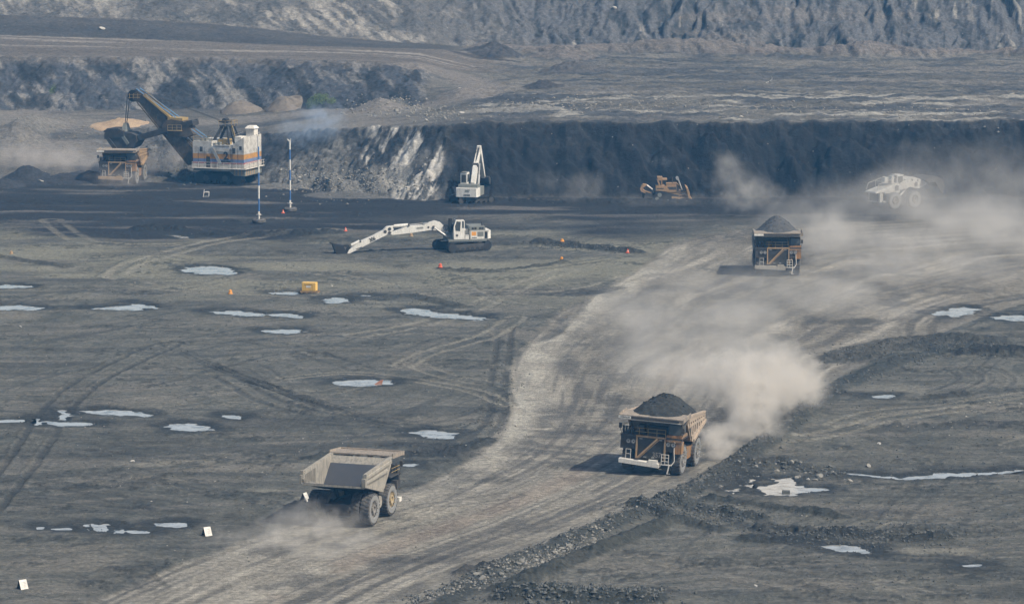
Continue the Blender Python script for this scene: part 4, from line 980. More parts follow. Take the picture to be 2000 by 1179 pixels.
for i in range(9): k.bar((-4.5,-5.6+i*1.28,3.1),(-4.5,-5.6+i*1.28,4.2),0.05,0.05,(0,1,0)); k.bar((-4.2+i,-6.1,3.1),(-4.2+i,-6.1,4.2),0.05,0.05,(0,1,0))
k.box(-4.55,-4.0,-6.1,4.7,3.05,3.13); k.box(-4.5,4.3,-6.15,-5.7,3.05,3.13)
k.bar((-4.0,-5.5,10.0),(-3.9,-3.4,9.2),0.04,0.04)
for z in (8.2,9.3): k.bar((3.6,-5.6,z),(0.5,-5.6,z),0.05,0.05)
k.build('walkway_rail', M_WHT, S)
# gantry
k = MB()
ft = 10.6
for s in (-1.6,1.6):
    k.bar((s,1.9,7.3),(s*0.6,0.1,ft),0.42,0.42,(0,1,0)); k.bar((s,-1.6,7.3),(s*0.6,-0.8,ft),0.3,0.3,(0,1,0)); k.bar((s,-2.7,7.3),(s*0.6,-1.5,ft),0.3,0.3,(0,1,0))
k.box(-1.3,1.3,-1.9,0.5,ft,ft+0.18); k.bar((-1.2,-2.1,9.0),(1.2,-2.1,9.0),0.15,0.15)
gn = k.build('gantry', M_DARK, S)
k = MB()
for z in (0.6,1.05):
    for (p, q) in (((-1.35,-2.0),(-1.35,0.6)),((1.35,-2.0),(1.35,0.6)),((-1.35,-2.0),(1.35,-2.0)),((-1.35,0.6),(1.35,0.6))): k.bar((*p,ft+z),(*q,ft+z),0.05,0.05)
for x in (-1.35,0,1.35):
    for y in (-2.0,-0.7,0.6): k.bar((x,y,ft),(x,y,ft+1.05),0.05,0.05,(0,1,0))
k.bar((-1.35,-2.0,ft+.2),(-1.7,-3.1,7.5),0.1,0.4); k.build('gantry_rail', M_RAIL, gn)
k = MB(); 
for x in (-0.5,0,0.5): k.lathe([(0.15,-0.12),(0.55,-0.12),(0.48,0),(0.55,0.12),(0.15,0.12)],18,(x,-0.2,ft+0.95))
k.box(-0.8,0.8,-1.2,0.9,ft+0.7,ft+1.0); k.build('gantry_sheave', M_DARK, gn)
k = MB(); k.box(-1.1,1.1,-1.0,0.9,7.2,8.2); k.build('hoist_machinery', M_RAIL, hs)
# boom
def mp(u, v, dx=0.0): y, z = mid(u, v); return (dx, y, z)
k = MB()
bt = [mid(*q) for q in ((388,296),(354,262),(344,236),(283,184),(272,177),(262,184),(264,196),(276,200),(325,262),(372,322),(384,318))]
k.prism(bt, -0.95, 0.95)
for s in (-1,1):
    A = mid(372,321); B = mid(272,199); k.bar((s*0.97,*A),(s*0.97,*B),0.14,0.22,(0,1,0))
    A = mid(392,297); B = mid(286,184); k.bar((s*0.97,*A),(s*0.97,*B),0.14,0.22,(0,1,0))
    for i in range(9):
        t0 = i/9; A = mid(372-100*t0,321-122*t0); B = mid(392-106*(t0+0.06),297-113*(t0+0.06)); k.bar((s*0.98,*A),(s*0.98,*B),0.08,0.12,(0,1,0))
bo = k.build('boom', M_BOOM, S)
k = MB(); y, z = mid(263,187)
for x in (-0.55,0.55): k.lathe([(0.12,-0.16),(1.12,-0.16),(1.02,0),(1.12,0.16),(0.12,0.16)],30,(x,y,z))
k.build('point_sheave', M_BLK, bo)
k = MB()
for s in (-1.15,-0.75):
    A = mid(337,226); B = mid(288,184); k.bar((s,A[0],A[1]+.1),(s,B[0],B[1]+.1),0.06,0.06); k.bar((s,A[0],A[1]+.75),(s,B[0],B[1]+.75),0.05,0.05)
A = mid(338,230); B = mid(285,185); k.bar((-0.85,A[0],A[1]),(-0.85,B[0],B[1]),0.7,0.3,(0,0,1))
for u_, v_ in ((258,186),(266,186),(274,186)):
    A = mid(u_, v_+4); k.bar((-1.1,A[0],A[1]-.2),(-1.1,A[0],A[1]+.8),0.06,0.06,(0,1,0))
A = mid(256,184); B = mid(280,184); k.bar((-1.1,*A),(-1.1,*B),0.06,0.06); A = mid(256,190); B = mid(278,190); k.bar((-1.1,*A),(-1.1,*B),0.08,0.08)
A = mid(335,253); B = mid(362,253)
for dz in (0,0.5,1.0): k.bar((-1.7,A[0],A[1]+dz),(-1.7,B[0],B[1]+dz),0.06,0.06)
for i in range(4): y = A[0]+(B[0]-A[0])*i/3; k.bar((-1.7,y,A[1]),(-1.7,y,A[1]+1.0),0.06,0.06,(0,1,0))
k.box(-1.8,-0.9,B[0],A[0],A[1]-.1,A[1])
k.build('boom_walkway', M_RAIL, bo)
k = MB(); q = [mid(*p) for p in ((326,236),(340,232),(362,236),(372,242),(384,262),(368,268),(340,262),(322,248))]; k.prism(q,-1.35,1.35); k.build('crowd_machinery', M_BOOM, bo)
k = MB(); q = [mid(*p) for p in ((333,228),(362,230),(362,235),(333,234))]; k.prism(q,-1.3,1.3); k.build('crowd_cover', M_RAIL, bo)
# dipper handle and dipper
k = MB()
for x in (-1.2, 1.2):
    A = mid(382,238); B = mid(276,268); k.bar((x,*A),(x,*B),0.42,1.0)
A = mid(379,240); B = mid(369,243); k.bar((-1.3,*A),(1.3,*A),0.6,0.9); A = mid(282,267); k.bar((-1.3,*A),(1.3,*A),0.5,0.8); hd = k.build('dipper_handle', M_DARK, S)
k = MB()
q = [mid(*p) for p in ((212,262),(217,251),(238,251),(250,257),(262,258),(273,263),(275,275),(268,286),(252,293),(238,292),(229,280))]
k.prism(q,-1.7,1.7); k.prism([(y_*1.0,z_+.15) for y_,z_ in q[:4]]+[(q[3][0],q[3][1]-.8),(q[0][0],q[0][1]-.8)],-1.85,1.85)
for i in range(5): x = -1.5+i*0.75; A = mid(216,252); B = mid(210,256); k.bar((x,*A),(x,*B),0.3,0.25)
q = [mid(*p) for p in ((214,268),(220,266),(240,292),(232,293))]; k.prism(q,-1.9,1.9)
dp = k.build('dipper', M_DARK, S)
k = MB(); A = mid(243,258); B = mid(258,280); k.bar((-1.75,*A),(-1.75,*B),0.18,0.62,(0,1,0)); k.bar((1.75,*A),(1.75,*B),0.18,0.62,(0,1,0)); A = mid(246,240); C_ = mid(246,256)
k.hull([(-1.2,C_[0]+.5,C_[1]),(1.2,C_[0]+.5,C_[1]),(1.2,C_[0]-.5,C_[1]),(-1.2,C_[0]-.5,C_[1])],[(-.4,A[0]+.3,A[1]),(.4,A[0]+.3,A[1]),(.4,A[0]-.3,A[1]),(-.4,A[0]-.3,A[1])]); k.build('dipper_bail', M_GREY, dp)
k = MB()
for x in (-0.62,-0.48,0.48,0.62):
    A = mid(251,188); B = mid(246,242); k.tube((x,*A),(x*0.6,*B),0.07,5)
k.build('hoist_rope', M_ROPE, S)
for x in (-0.8,0.8):
    k = MB(); A = mid(270,173); B = mid(400,268); k.tube((x,*A),(x,*B),0.09,6); k.build('boom_cable', M_LBLU, S)
k = MB()
for x in (-0.6,-0.3,0.3,0.6): A = mid(272,176); B = mid(432,236); k.tube((x,*A),(x*.8,*B),0.028,4)
k.build('suspension_rope', M_ROPE, S)
# crawlers
def crawler(parent, x0, x1, y0, y1, h, name='crawler_track', mat=M_BLK, tilt=0.25, rollers=6, rmat=M_DARK, cleats=34, thick=0.12):
    k = MB(); r = h/2; pts = []
    n = 10
    for i in range(n+1): a_ = -math.pi/2+math.pi*i/n; pts.append((y1-r+r*math.cos(a_), r+r*math.sin(a_)))
    for i in range(n+1): a_ = math.pi/2+math.pi*i/n; pts.append((y0+r+r*math.cos(a_), r+r*math.sin(a_)))
    inn = [((p[0]-(y0+y1)/2)*(1-2*thick/(y1-y0))+(y0+y1)/2, (p[1]-r)*(1-thick/r)+r) for p in pts]
    m = len(pts)
    vo0=[k.bm.verts.new((x0,*p)) for p in pts]; vo1=[k.bm.verts.new((x1,*p)) for p in pts]; vi0=[k.bm.verts.new((x0,*p)) for p in inn]; vi1=[k.bm.verts.new((x1,*p)) for p in inn]
    for i in range(m):
        j=(i+1)%m
        for q in ((vo0[i],vo0[j],vo1[j],vo1[i]),(vi0[i],vi1[i],vi1[j],vi0[j]),(vo0[i],vi0[i],vi0[j],vo0[j]),(vo1[i],vo1[j],vi1[j],vi1[i])): k.bm.faces.new(q)
    per = []; L = 0
    for i in range(m): 
        j=(i+1)%m; d=math.hypot(pts[j][0]-pts[i][0],pts[j][1]-pts[i][1]); per.append((L,d,i,j)); L+=d
    for c in range(cleats):
        s=L*c/cleats
        for (l0,d,i,j) in per:
            if l0<=s<l0+d:
                f=(s-l0)/d; py=pts[i][0]+(pts[j][0]-pts[i][0])*f; pz=pts[i][1]+(pts[j][1]-pts[i][1])*f
                ty,tz=(pts[j][0]-pts[i][0])/d,(pts[j][1]-pts[i][1])/d; w_=0.3*L/cleats
                k.bar((x0-.02,py,pz),(x1+.02,py,pz),w_,0.1,(0,-tz if abs(tz)>.01 else 0.001,ty if abs(ty)>.01 else .001)); break
    o = k.build(name, mat, parent)
    k = MB(); k.box(x0+(x1-x0)*.3,x1-(x1-x0)*.3,y0+r,y1-r,h*0.28,h*0.78)
    k.build('track_frame', rmat, o)
    k = MB()
    for i in range(rollers):
        y = y0+r+(y1-y0-2*r)*i/(rollers-1); big = i in (0, rollers-1); rr = r-thick*1.1 if big else h*0.2
        k.tube((x0+.03,y,r if big else h*0.2+thick),(x1-.03,y,r if big else h*.2+thick),rr,16)
    k.build('roller', rmat, o)
    return o
for s in (-1,1): crawler(S, s*2.9-0.8, s*2.9+0.8, -5.0, 4.6, 2.4, cleats=30, rmat=M_BLK)
k = MB(); k.box(-2.2,2.2,-2.6,2.2,0.6,1.9); k.tube((0,0,1.8),(0,0,2.56),2.4,24); k.build('carbody', M_BLK, S)
for y in (-1.6,2.2):
    k = MB(); k.disc((-3.75,y,1.2),0.55,(1,0,0),0.12,14); k.disc((-3.82,y,1.2),0.25,(1,0,0),0.12,10); k.build('idler_cover', M_GRIL, S)
# panel seams, hatches and clutter on the house side
k = MB()
for y in (3.6,2.4,0.2,-3.0,-4.4): k.box(-4.025,-4.002,y-.03,y+.03,3.2,6.9)
k.box(-4.03,-4.002,1.2,2.0,3.2,5.2); k.box(-4.03,-4.002,-3.9,-3.3,5.9,6.9); k.box(-4.03,-4.002,2.7,3.3,6.1,7.0); k.box(-4.03,-4.002,-5.2,-4.7,6.6,7.3); k.build('panel_seams', M_DARK, hs)
k = MB()
for i in range(7): y=4.2-i*0.9; k.box(-3.5,-2.6,y-.25,y+.2,8.0 if y>0.9 else 7.35,(8.0 if y>0.9 else 7.35)+.12+.2*(i%3))
k.build('roof_clutter', M_GREY, hs)
k = MB()
for y in (0.9,2.8,4.6): k.bar((-3.95,y,8.0),(-3.95,y,9.0),.05,.05,(0,1,0))
k.bar((-3.95,0.9,9.0),(-3.95,4.6,9.0),.05,.05); k.bar((-3.95,0.9,8.5),(-3.95,4.6,8.5),.05,.05); k.build('roof_rail', M_RAIL, hs)
# ------------------------------------------------------------------ white backhoe with long boom
E = thing('excavator', 'white excavator number 306 with its long arm stretched out and black bucket on the ground', 'excavator', P(902, 488), head(-math.cos(R(13)),-math.sin(R(13))), 'white hydraulic excavators')
eo = P(902, 488); er = head(-math.cos(R(13)),-math.sin(R(13)))
c0 = plane_of(eo, er, 0.0)
def X(u, v, x, f): y, z = f(u, v); return (x, y, z)
U2 = bpy.data.objects.new('undercarriage', MB().box(-1.2,1.2,-1.4,1.4,0.7,1.35).tube((0,0,1.3),(0,0,1.75),1.3,20).build('tmp', M_BLK).data)
bpy.data.objects.remove(bpy.data.objects['tmp']); sc.collection.objects.link(U2); U2.parent = E; U2.rotation_euler = (0,0,R(17))
for s in (-1,1): 
    tk_ = crawler(U2, s*2.25-0.48, s*2.25+0.48, -3.9, 3.9, 1.6, cleats=44, rmat=M_BLK, rollers=8)
    k = MB(); k.box(s*2.25-.44,s*2.25+.44,-3.2,3.2,.28,1.25); k.build('side_frame', M_DARK, U2)
k = MB()
k.box(-2.1,2.1,-3.6,2.6,1.6,1.95); k.box(-0.6,0.6,0.6,2.9,1.95,2.9); k.box(-1.1,-0.7,1.2,2.6,1.95,2.6); k.box(0.7,1.9,0.6,2.5,1.95,2.5); k.build('platform', M_GREY, E)
k = MB(); k.plan([(-2.05,-1.0),(-2.05,-3.9),(-1.6,-4.35),(1.6,-4.35),(2.05,-3.9),(2.05,-1.0)],1.95,3.25); ho = k.build('engine_housing', M_WHT2, E)
k = MB(); k.box(-1.7,1.7,-3.4,-0.9,3.25,3.95); k.box(-1.72,-1.70,-3.3,-1.0,3.4,3.75); k.build('engine_hood', M_GREY, ho)
k = MB()
for y in (-1.4,-1.85,-2.6,-3.0): k.box(-1.76,-1.74,y-.17,y+.17,3.45,3.75)
k.box(-2.075,-2.055,-3.75,-3.25,2.0,3.1); k.build('hood_window', M_BLK, ho)
k = MB(); k.box(-2.075,-2.055,-3.1,-2.1,2.35,3.1)
for i in range(6): k.box(-2.085,-2.075,-3.1,-2.1,2.4+i*.12,2.44+i*.12)
k.build('louvre', M_GREY, ho)
k = MB(); k.box(-2.075,-2.055,-1.9,-1.15,2.5,3.1); k.build('sign_panel', M_ORG, ho)
k = MB(); k.box(-2.08,-2.055,-2.0,-1.2,2.08,2.2); k.build('name_plate', M_BLK, ho)
k = MB(); k.tube((-0.9,-3.1,3.9),(-0.9,-3.1,4.5),0.13,8); k.tube((-1.3,-3.45,3.2),(-1.3,-3.45,4.05),0.1,8); k.build('exhaust', M_DARK, ho)
k = MB(); k.prism([(1.75,1.95),(-0.0,1.95),(-0.0,4.9),(0.2,5.1),(1.4,5.1),(1.78,3.9)],-2.15,-0.75); cb = k.build('cab', M_WHT2, E)
k = MB(); k.prism([(1.48,3.35),(0.75,3.25),(0.62,4.75),(1.3,4.85),(1.56,4.1)],-2.17,-2.152); k.prism([(0.42,3.75),(0.12,3.75),(0.12,4.85),(0.42,4.85)],-2.17,-2.152); k.box(-2.0,-0.9,1.70,1.80,3.4,4.3); k.build('cab_window', M_GLS, cb)
k = MB(); k.disc((-2.16,1.25,2.6),0.2,(1,0,0),0.04,12); k.box(-2.0,-0.9,0.1,1.3,5.1,5.2); k.bar((-1.2,0.7,5.1),(-1.2,0.7,6.0),0.04,0.04,(0,1,0)); k.build('cab_fitting', M_DARK, cb)
k = MB(); k.box(-1.3,-0.5,1.85,2.3,3.0,5.2); k.lathe([(0.36,-.05),(0.46,-.05),(0.46,.05),(0.36,.05)],20,(-0.6,2.75,3.7)); k.build('hose_bundle', M_BLK, E)
k = MB(); k.box(-2.1,-1.6,-0.7,-0.1,1.95,2.6); k.box(-0.6,2.0,-0.9,0.5,1.95,3.4); k.build('side_box', M_WHT2, E)
k = MB()
for y in (-0.9,-0.1): k.bar((-2.1,y,1.95),(-2.1,y,3.0),0.04,0.04,(0,1,0))
for z in (2.5,3.0): k.bar((-2.1,-0.9,z),(-2.1,-0.1,z),0.04,0.04)
k.bar((-2.1,-4.2,3.3),(-2.1,-1.0,3.3),0.04,0.04); k.build('hand_rail', M_CHR, E)
bz = lambda pts: [(630+x/5.882, 410+y/5.882) for x, y in pts]
k = MB(); q = [c0(*p) for p in bz([(758,268),(800,252),(985,180),(1160,170),(1230,140),(1290,122),(1350,140),(1385,175),(1400,250),(1420,300),(1380,280),(1330,235),(1230,228),(1000,262),(800,284)])]
k.prism(q,-0.42,0.42); bm_ = k.build('boom', M_WHT2, E)
text_mesh('lettering', 'LIEBHERR', 0.42, M_GREY, bm_, Matrix.Translation((-0.44,*c0(*bz([(1110,205)])[0])))@Euler((R(90),0,R(-90))).to_matrix().to_4x4()@Matrix.Rotation(R(5),4,'Z'), sx=0.7)
k = MB(); A = c0(*bz([(1210,195)])[0]); k.disc((-0.44,*A),0.16,(1,0,0),0.05,14); A = c0(*bz([(1268,192)])[0]); k.disc((-0.44,*A),0.22,(1,0,0),0.3,14); A = c0(*bz([(985,172)])[0]); k.disc((-0.4,*A),0.14,(1,0,0),0.4,14); A = c0(*bz([(765,258)])[0]); k.disc((0,*A),0.24,(1,0,0),1.0,14); k.build('pivot_pin', M_DARK, bm_)
k = MB(); q = [c0(*p) for p in bz([(1150,158),(1180,145),(1250,150),(1160,168)])]; k.prism(q,-.3,.3); k.tube(X(*bz([(985,168)])[0],-.25,c0),X(*bz([(1150,150)])[0],-.25,c0),0.06,6); k.build('boom_pipework', M_CHR, bm_)
for x in (-0.75,0.75):
    k = MB(); k.tube(X(*bz([(1268,195)])[0],x,c0),X(*bz([(1345,250)])[0],x,c0),0.13,10); k.tube(X(*bz([(1330,240)])[0],x,c0),X(*bz([(1420,300)])[0],x,c0),0.20,12)
    k.build('boom_cylinder', M_CHR, E)
k = MB(); k.tube(X(*bz([(820,186)])[0],0,c0),X(*bz([(980,172)])[0],0,c0),0.26,12); k.tube(X(*bz([(790,190)])[0],0,c0),X(*bz([(830,185)])[0],0,c0),0.14,10); k.build('stick_cylinder', M_WHT2, E)
k = MB(); q = [c0(*p) for p in bz([(278,500),(300,455),(425,360),(560,300),(690,232),(730,190),(800,180),(812,225),(770,265),(700,300),(560,368),(420,440),(310,495)])]
k.prism(q,-0.36,0.36); st = k.build('stick', M_WHT2, E)
text_mesh('number', '306', 0.88, M_BLK, st, Matrix.Translation((-0.40,*c0(*bz([(567,335)])[0])))@Euler((R(90),0,R(-90))).to_matrix().to_4x4()@Matrix.Rotation(R(24),4,'Z'), bold=0.015, sx=0.8)
k = MB(); 
for p in [(714,245),(765,215),(430,360)]: k.disc((-0.38,*c0(*bz([p])[0])),0.26 if p[0]>600 else .15,(1,0,0),0.08,14)
q=[c0(*p) for p in bz([(375,445),(445,418),(448,428),(378,452)])]; k.prism(q,-.385,-.365); k.build('pivot_boss', M_DARK, st)
k = MB(); k.tube(X(*bz([(330,405)])[0],0,c0),X(*bz([(425,358)])[0],0,c0),0.24,12); k.build('bucket_cylinder', M_WHT2, E)
k = MB(); q = [c0(*p) for p in bz([(105,380),(232,402),(300,400),(322,430),(300,470),(278,505),(262,515),(150,500)])]
q1 = [c0(*p) for p in bz([(105,380),(232,402),(268,515),(150,500)])]
k.prism(q1,-0.75,0.75); q2=[c0(*p) for p in bz([(232,402),(300,400),(322,430),(290,500),(262,515),(255,480),(285,430),(230,415)])]; k.prism(q2,-.25,.25)
for i in range(4): x=-0.65+i*.43; A=c0(*bz([(110,382)])[0]); k.bar((x,*A),(x,A[0]+.35,A[1]+.05),0.16,0.12)
k.build('bucket', M_BLK, E)

# ------------------------------------------------------------------ white excavator seen from behind at the coal face
E2o = P(921, 395); e2r = R(-14)
E2 = thing('excavator', 'white excavator seen from behind with raised arm at the dark coal face', 'excavator', E2o, e2r, 'white hydraulic excavators')
uc = MB().box(-1.3,1.3,-1.5,1.5,0.6,1.3).build('undercarriage', M_BLK, E2); uc.rotation_euler = (0,0,R(-55))
for s in (-1,1): crawler(uc, s*2.1-0.4, s*2.1+0.4, -3.4, 3.4, 1.25, cleats=40, rollers=7)
k = MB(); k.plan([(-2.0,-1.6),(-2.0,-3.3),(-1.8,-3.7),(1.8,-3.7),(2.0,-3.3),(2.0,-1.6)],1.3,2.85); cw = k.build('counterweight', M_WHT2, E2)
k = MB(); k.box(-1.7,1.8,-2.8,-1.0,2.85,3.4); k.box(-1.8,1.8,-1.59,2.0,1.3,2.8); k.build('engine_housing', M_GREY, E2)
text_mesh('lettering','307',0.62,M_GREY,cw,Matrix.Translation((0.15,-3.72,2.35))@Euler((R(90),0,0)).to_matrix().to_4x4(),bold=.02)
text_mesh('name_lettering','LIEBHERR',0.36,M_BLK,cw,Matrix.Translation((0.1,-3.72,1.62))@Euler((R(90),0,0)).to_matrix().to_4x4(),bold=.01,sx=0.8)
k = MB(); k.box(-2.0,-0.85,0.0,1.7,2.9,5.2); cb=k.build('cab', M_WHT2, E2)
k = MB(); k.box(-1.85,-1.0,-0.03,-0.005,3.5,4.85); k.box(-0.845,-0.83,0.3,1.5,3.5,4.9); k.build('cab_window', M_GLS, cb)
k = MB(); k.box(-1.9,-0.9,-0.1,1.6,5.2,5.32); k.build('cab_roof_guard', M_GREY, cb)
for x0_,x1_ in ((-0.33,0.33),): 
    k = MB(); k.prism([(1.0,2.4),(0.7,3.4),(2.2,6.2),(5.0,9.0),(5.5,8.9),(5.3,8.4),(3.4,5.8),(2.0,3.2)],x0_,x1_); b2=k.build('boom', M_WHT2, E2)
for s in (-0.62,0.62):
    k = MB(); k.tube((s,2.2,2.4),(s,2.9,4.6),0.22,10); k.tube((s,2.9,4.6),(s,3.5,6.6),0.12,8); k.build('boom_cylinder', M_CHR, E2)
k = MB(); k.tube((0,2.8,6.5),(0,5.3,9.3),0.2,10); k.disc((0,2.7,6.4),0.35,(1,0,0),1.0,12); k.tube((-.3,2.4,5.6),(-.3,4.6,8.6),.06,6); k.build('stick_cylinder', M_DARK, E2)
k = MB(); k.prism([(5.0,9.5),(5.6,9.6),(6.2,8.6),(8.8,3.5),(8.4,3.4),(5.8,7.6),(5.0,8.8)],-0.33,0.33); k.build('stick', M_WHT2, E2)
k = MB(); k.tube((0,6.4,8.2),(0,8.2,5.0),0.16,8); k.build('bucket_cylinder', M_GREY, E2)
k = MB(); k.prism([(8.3,3.7),(8.9,3.8),(9.7,3.4),(10.2,2.9),(9.6,2.2),(8.9,2.5),(8.5,3.0)],-1.0,1.0)
for i in range(4): k.bar((-0.8+i*.53,10.1,2.9),(-0.8+i*.53,10.5,2.7),.15,.12)
k.build('bucket', M_DARK, E2)

# ------------------------------------------------------------------ bulldozer
Bo = P(1297, 390.5); Br = R(-90)
B = thing('bulldozer', 'yellow bulldozer with rear ripper and wide blade below the dark coal wall', 'bulldozer', Bo, Br)
bc = plane_of(Bo, Br, 0.0); zz6 = lambda x, y: (1230+x/13.1, 320+y/13.1)
q6 = lambda pts: [bc(*zz6(*p)) for p in pts]
M_DOZ = paint('faded_yellow_paint', (0.36,0.22,0.10), 0.55, 0.4, (0.28,0.23,0.18))
k = MB(); k.prism(q6([(930,500),(1210,490),(1260,540),(1260,700),(930,720)]),-0.75,0.75); k.prism(q6([(660,545),(880,545),(1000,640),(960,690),(660,660)]),-1.4,1.4); k.prism(q6([(660,660),(1300,660),(1300,800),(660,800)]),-0.6,0.6); bb=k.build('hull', M_DOZ, B)
k = MB()
for s in (-1,1):
    k.prism(q6([(690,400),(730,400),(790,550),(750,560)]),s*.95-.08,s*.95+.08); k.prism(q6([(800,390),(825,390),(825,550),(800,550)]),s*.95-.08,s*.95+.08)
k.prism(q6([(700,325),(830,325),(830,410),(720,410)]),-1.05,1.05); k.prism(q6([(820,370),(950,370),(950,405),(820,410)]),-1.05,1.05); k.build('roll_cage', M_DOZ, B)
k = MB(); k.prism(q6([(745,420),(800,420),(830,545),(760,545)]),-.9,.9); k.build('cab', M_GLS, B)
k = MB(); A=q6([(1085,490),(1085,340)]); k.tube((0.3,*A[0]),(0.3,*A[1]),.09,8); A=q6([(795,325),(795,285)]); k.tube((0,*A[0]),(0,*A[1]),.05,6); k.build('exhaust', M_DARK, B)
for s in (-1,1):
    k = MB(); A=q6([(1225,360),(1330,650)]); k.tube((s*.85,*A[0]),(s*.85,*A[1]),.12,8)
    A=q6([(1215,365)]); k.disc((s*.85,*A[0]),.26,(1,0,0),.3,10); k.build('lift_cylinder', M_CHR, B)
k = MB(); k.prism(q6([(1420,560),(1480,600),(1520,700),(1530,800),(1600,920),(1560,930),(1480,820),(1460,700)]),-2.6,2.6); k.build('blade', M_DOZ, B)
for s in (-1,1):
    k = MB(); A=q6([(1060,830),(1500,860)]); k.bar((s*2.1,*A[0]),(s*2.1,*A[1]),.25,.4); A=q6([(1240,780),(1470,740)]); k.bar((s*2.0,*A[0]),(s*2.0,*A[1]),.14,.14)
    k.build('push_arm', M_DOZ, B)
for s in (-1,1):
    k = MB(); k.prism(q6([(600,880),(590,800),(680,690),(790,680),(1250,780),(1330,850),(1320,900),(1260,945),(680,945)]),s*1.45-.3,s*1.45+.3)
    tr=k.build('crawler_track', M_BLK, B)
    k = MB(); A=q6([(755,770)]); k.disc((s*1.45,*A[0]),.38,(1,0,0),.68,16)
    for x in (690,1230): A=q6([(x,870)]); k.disc((s*1.45,*A[0]),.36,(1,0,0),.68,16)
    for i in range(5): A=q6([(790+i*90,905)]); k.disc((s*1.45,*A[0]),.15,(1,0,0),.66,10)
    k.build('sprocket', M_GREY, tr)
k = MB(); k.prism(q6([(290,560),(340,515),(430,525),(400,560),(345,590),(330,640),(400,690),(560,730),(560,800),(380,740),(290,700),(262,640)]),-.9,.9); rp=k.build('ripper', M_DOZ, B)
A=q6([(440,545),(580,645)])
for s in (-.6,.6):
    k = MB(); k.tube((s,*A[0]),(s,*A[1]),.1,8); k.build('ripper_cylinder', M_CHR, rp)
k = MB(); k.prism(q6([(300,700),(380,740),(370,900),(340,930),(320,850)]),-.15,.15); k.prism(q6([(400,700),(600,760),(600,830),(420,800)]),-1.0,1.0); k.build('ripper_shank', M_DARK, rp)

# ------------------------------------------------------------------ wheel loader
M_LOAD = paint('dusty_grey_white_paint', (0.52,0.51,0.47), 0.6, 0.4, (0.28,0.265,0.235), streak=0.4)
Lo = P(1752, 405); Lr = R(-56)
L = thing('wheel_loader', 'white wheel loader with raised arm lost in dust before the coal wall', 'wheel loader', Lo, Lr)
lc = plane_of(Lo, Lr, 0.0); ln = plane_of(Lo, Lr, 1.6)
q7 = lambda pts, f=lc: [f(1660+x/10, 320+y/10) for x, y in pts]
for y, s in ((-2.6,1),(-2.6,-1),(2.2,1),(2.2,-1)): wheel(L, s*2.0, y, s, M_RIMD, r=1.55, w=1.1, lugs=20)
k = MB(); k.box(-.7,.7,-5.2,3.2,1.3,2.3); k.box(-1.3,1.3,-3.1,-2.1,1.1,2.2); k.box(-1.3,1.3,1.7,2.7,1.1,2.2); k.prism([(0.6,2.0),(1.8,2.0),(1.6,4.2),(0.7,4.0)],-.8,.8); k.build('frame', M_DARK, L)
k = MB(); k.hull([(-1.7,-6.6,3.0),(1.7,-6.6,3.0),(1.7,-0.9,3.3),(-1.7,-0.9,3.3)],[(-1.4,-6.5,3.25),(1.4,-6.5,3.25),(1.5,-0.9,4.6),(-1.5,-0.9,4.6)]); k.box(-1.6,1.6,-5.6,-4.8,1.3,3.0); k.box(0.9,1.75,-4.6,-0.9,2.9,3.4); hd=k.build('engine_hood', M_LOAD, L)
k = MB(); k.box(-1.25,1.25,-5.66,-5.61,1.5,2.9); k.box(1.72,1.76,-2.0,-1.2,3.3,4.2); k.build('radiator', M_BLK, hd)
k = MB()
for s in (-1.5,1.5): k.path([(s,-6.2,3.5),(s,-5.8,4.6),(s,-1.8,5.6)],.05,5); k.path([(s,-4,3.9),(s,-4,5.1)],.05,5)
k.path([(-1.5,-4.5,5.0),(1.5,-4.5,5.0)],.05,5); k.box(-.8,.2,-3.2,-2.2,4.6,5.6); k.box(-.2,.9,-2.2,-1.6,4.6,5.9); k.build('hood_rail', M_LOAD, hd)
k = MB(); k.box(-.9,.9,-0.9,0.7,3.2,6.0); cb=k.build('cab', M_LOAD, L)
k = MB(); k.box(.902,.93,-.7,.5,4.4,5.7); k.box(-.75,.75,-.93,-.902,4.6,5.7); k.build('cab_window', M_GLS, cb)
k = MB(); k.bar((1.75,-5.0,1.5),(1.75,-3.2,1.3),.12,.3); k.bar((1.8,-3.6,1.3),(1.8,-2.9,2.5),.1,.1); k.bar((1.8,-3.7,1.3),(1.8,-3.6,.5),.08,.08); k.build('ladder', M_LOAD, L)
arm = [(840,480),(850,400),(960,320),(1060,278),(1170,225),(1300,262),(1470,325),(1440,380),(1290,452),(1200,448),(1100,425),(1000,470),(920,475)]
k = MB()
for x in (-1.05,1.05): k.prism(q7(arm), x-.16, x+.16)
k.prism(q7([(1060,280),(1170,225),(1300,262),(1280,330),(1100,340)]),-.9,.9); ar=k.build('lift_arm', M_LOAD, L)
k = MB(); 
for p,r_ in (((1225,370),.42),((1145,285),.22),((1262,292),.18)): k.disc((1.22,*q7([p])[0]),r_,(1,0,0),.03,14)
k.build('pivot_boss', M_DARK, ar)
for x in (-.7,.7):
    k = MB(); A=q7([(900,640),(1060,460)]); k.tube((x,*A[0]),(x,*A[1]),.17,8); k.build('lift_cylinder', M_CHR, L)
k = MB(); A=q7([(860,400),(1060,290)]); k.tube((0,*A[0]),(0,*A[1]),.22,8); k.build('tilt_cylinder', M_GREY, L)
k = MB(); bq=[(1340,270),(1480,200),(1600,205),(1720,262),(1600,290),(1490,300),(1440,340)]; k.prism(q7(bq),-2.2,2.2)
bs=[(1480,200),(1720,262),(1760,420),(1720,560),(1620,420),(1560,310),(1440,330)]
for x in (-2.2,2.1): k.prism(q7(bs),x,x+.12)
k.prism(q7([(1700,262),(1722,258),(1765,420),(1735,420)]),-2.1,2.1); k.build('bucket', M_DARK, L)

L.scale = (.97,.93,.97)

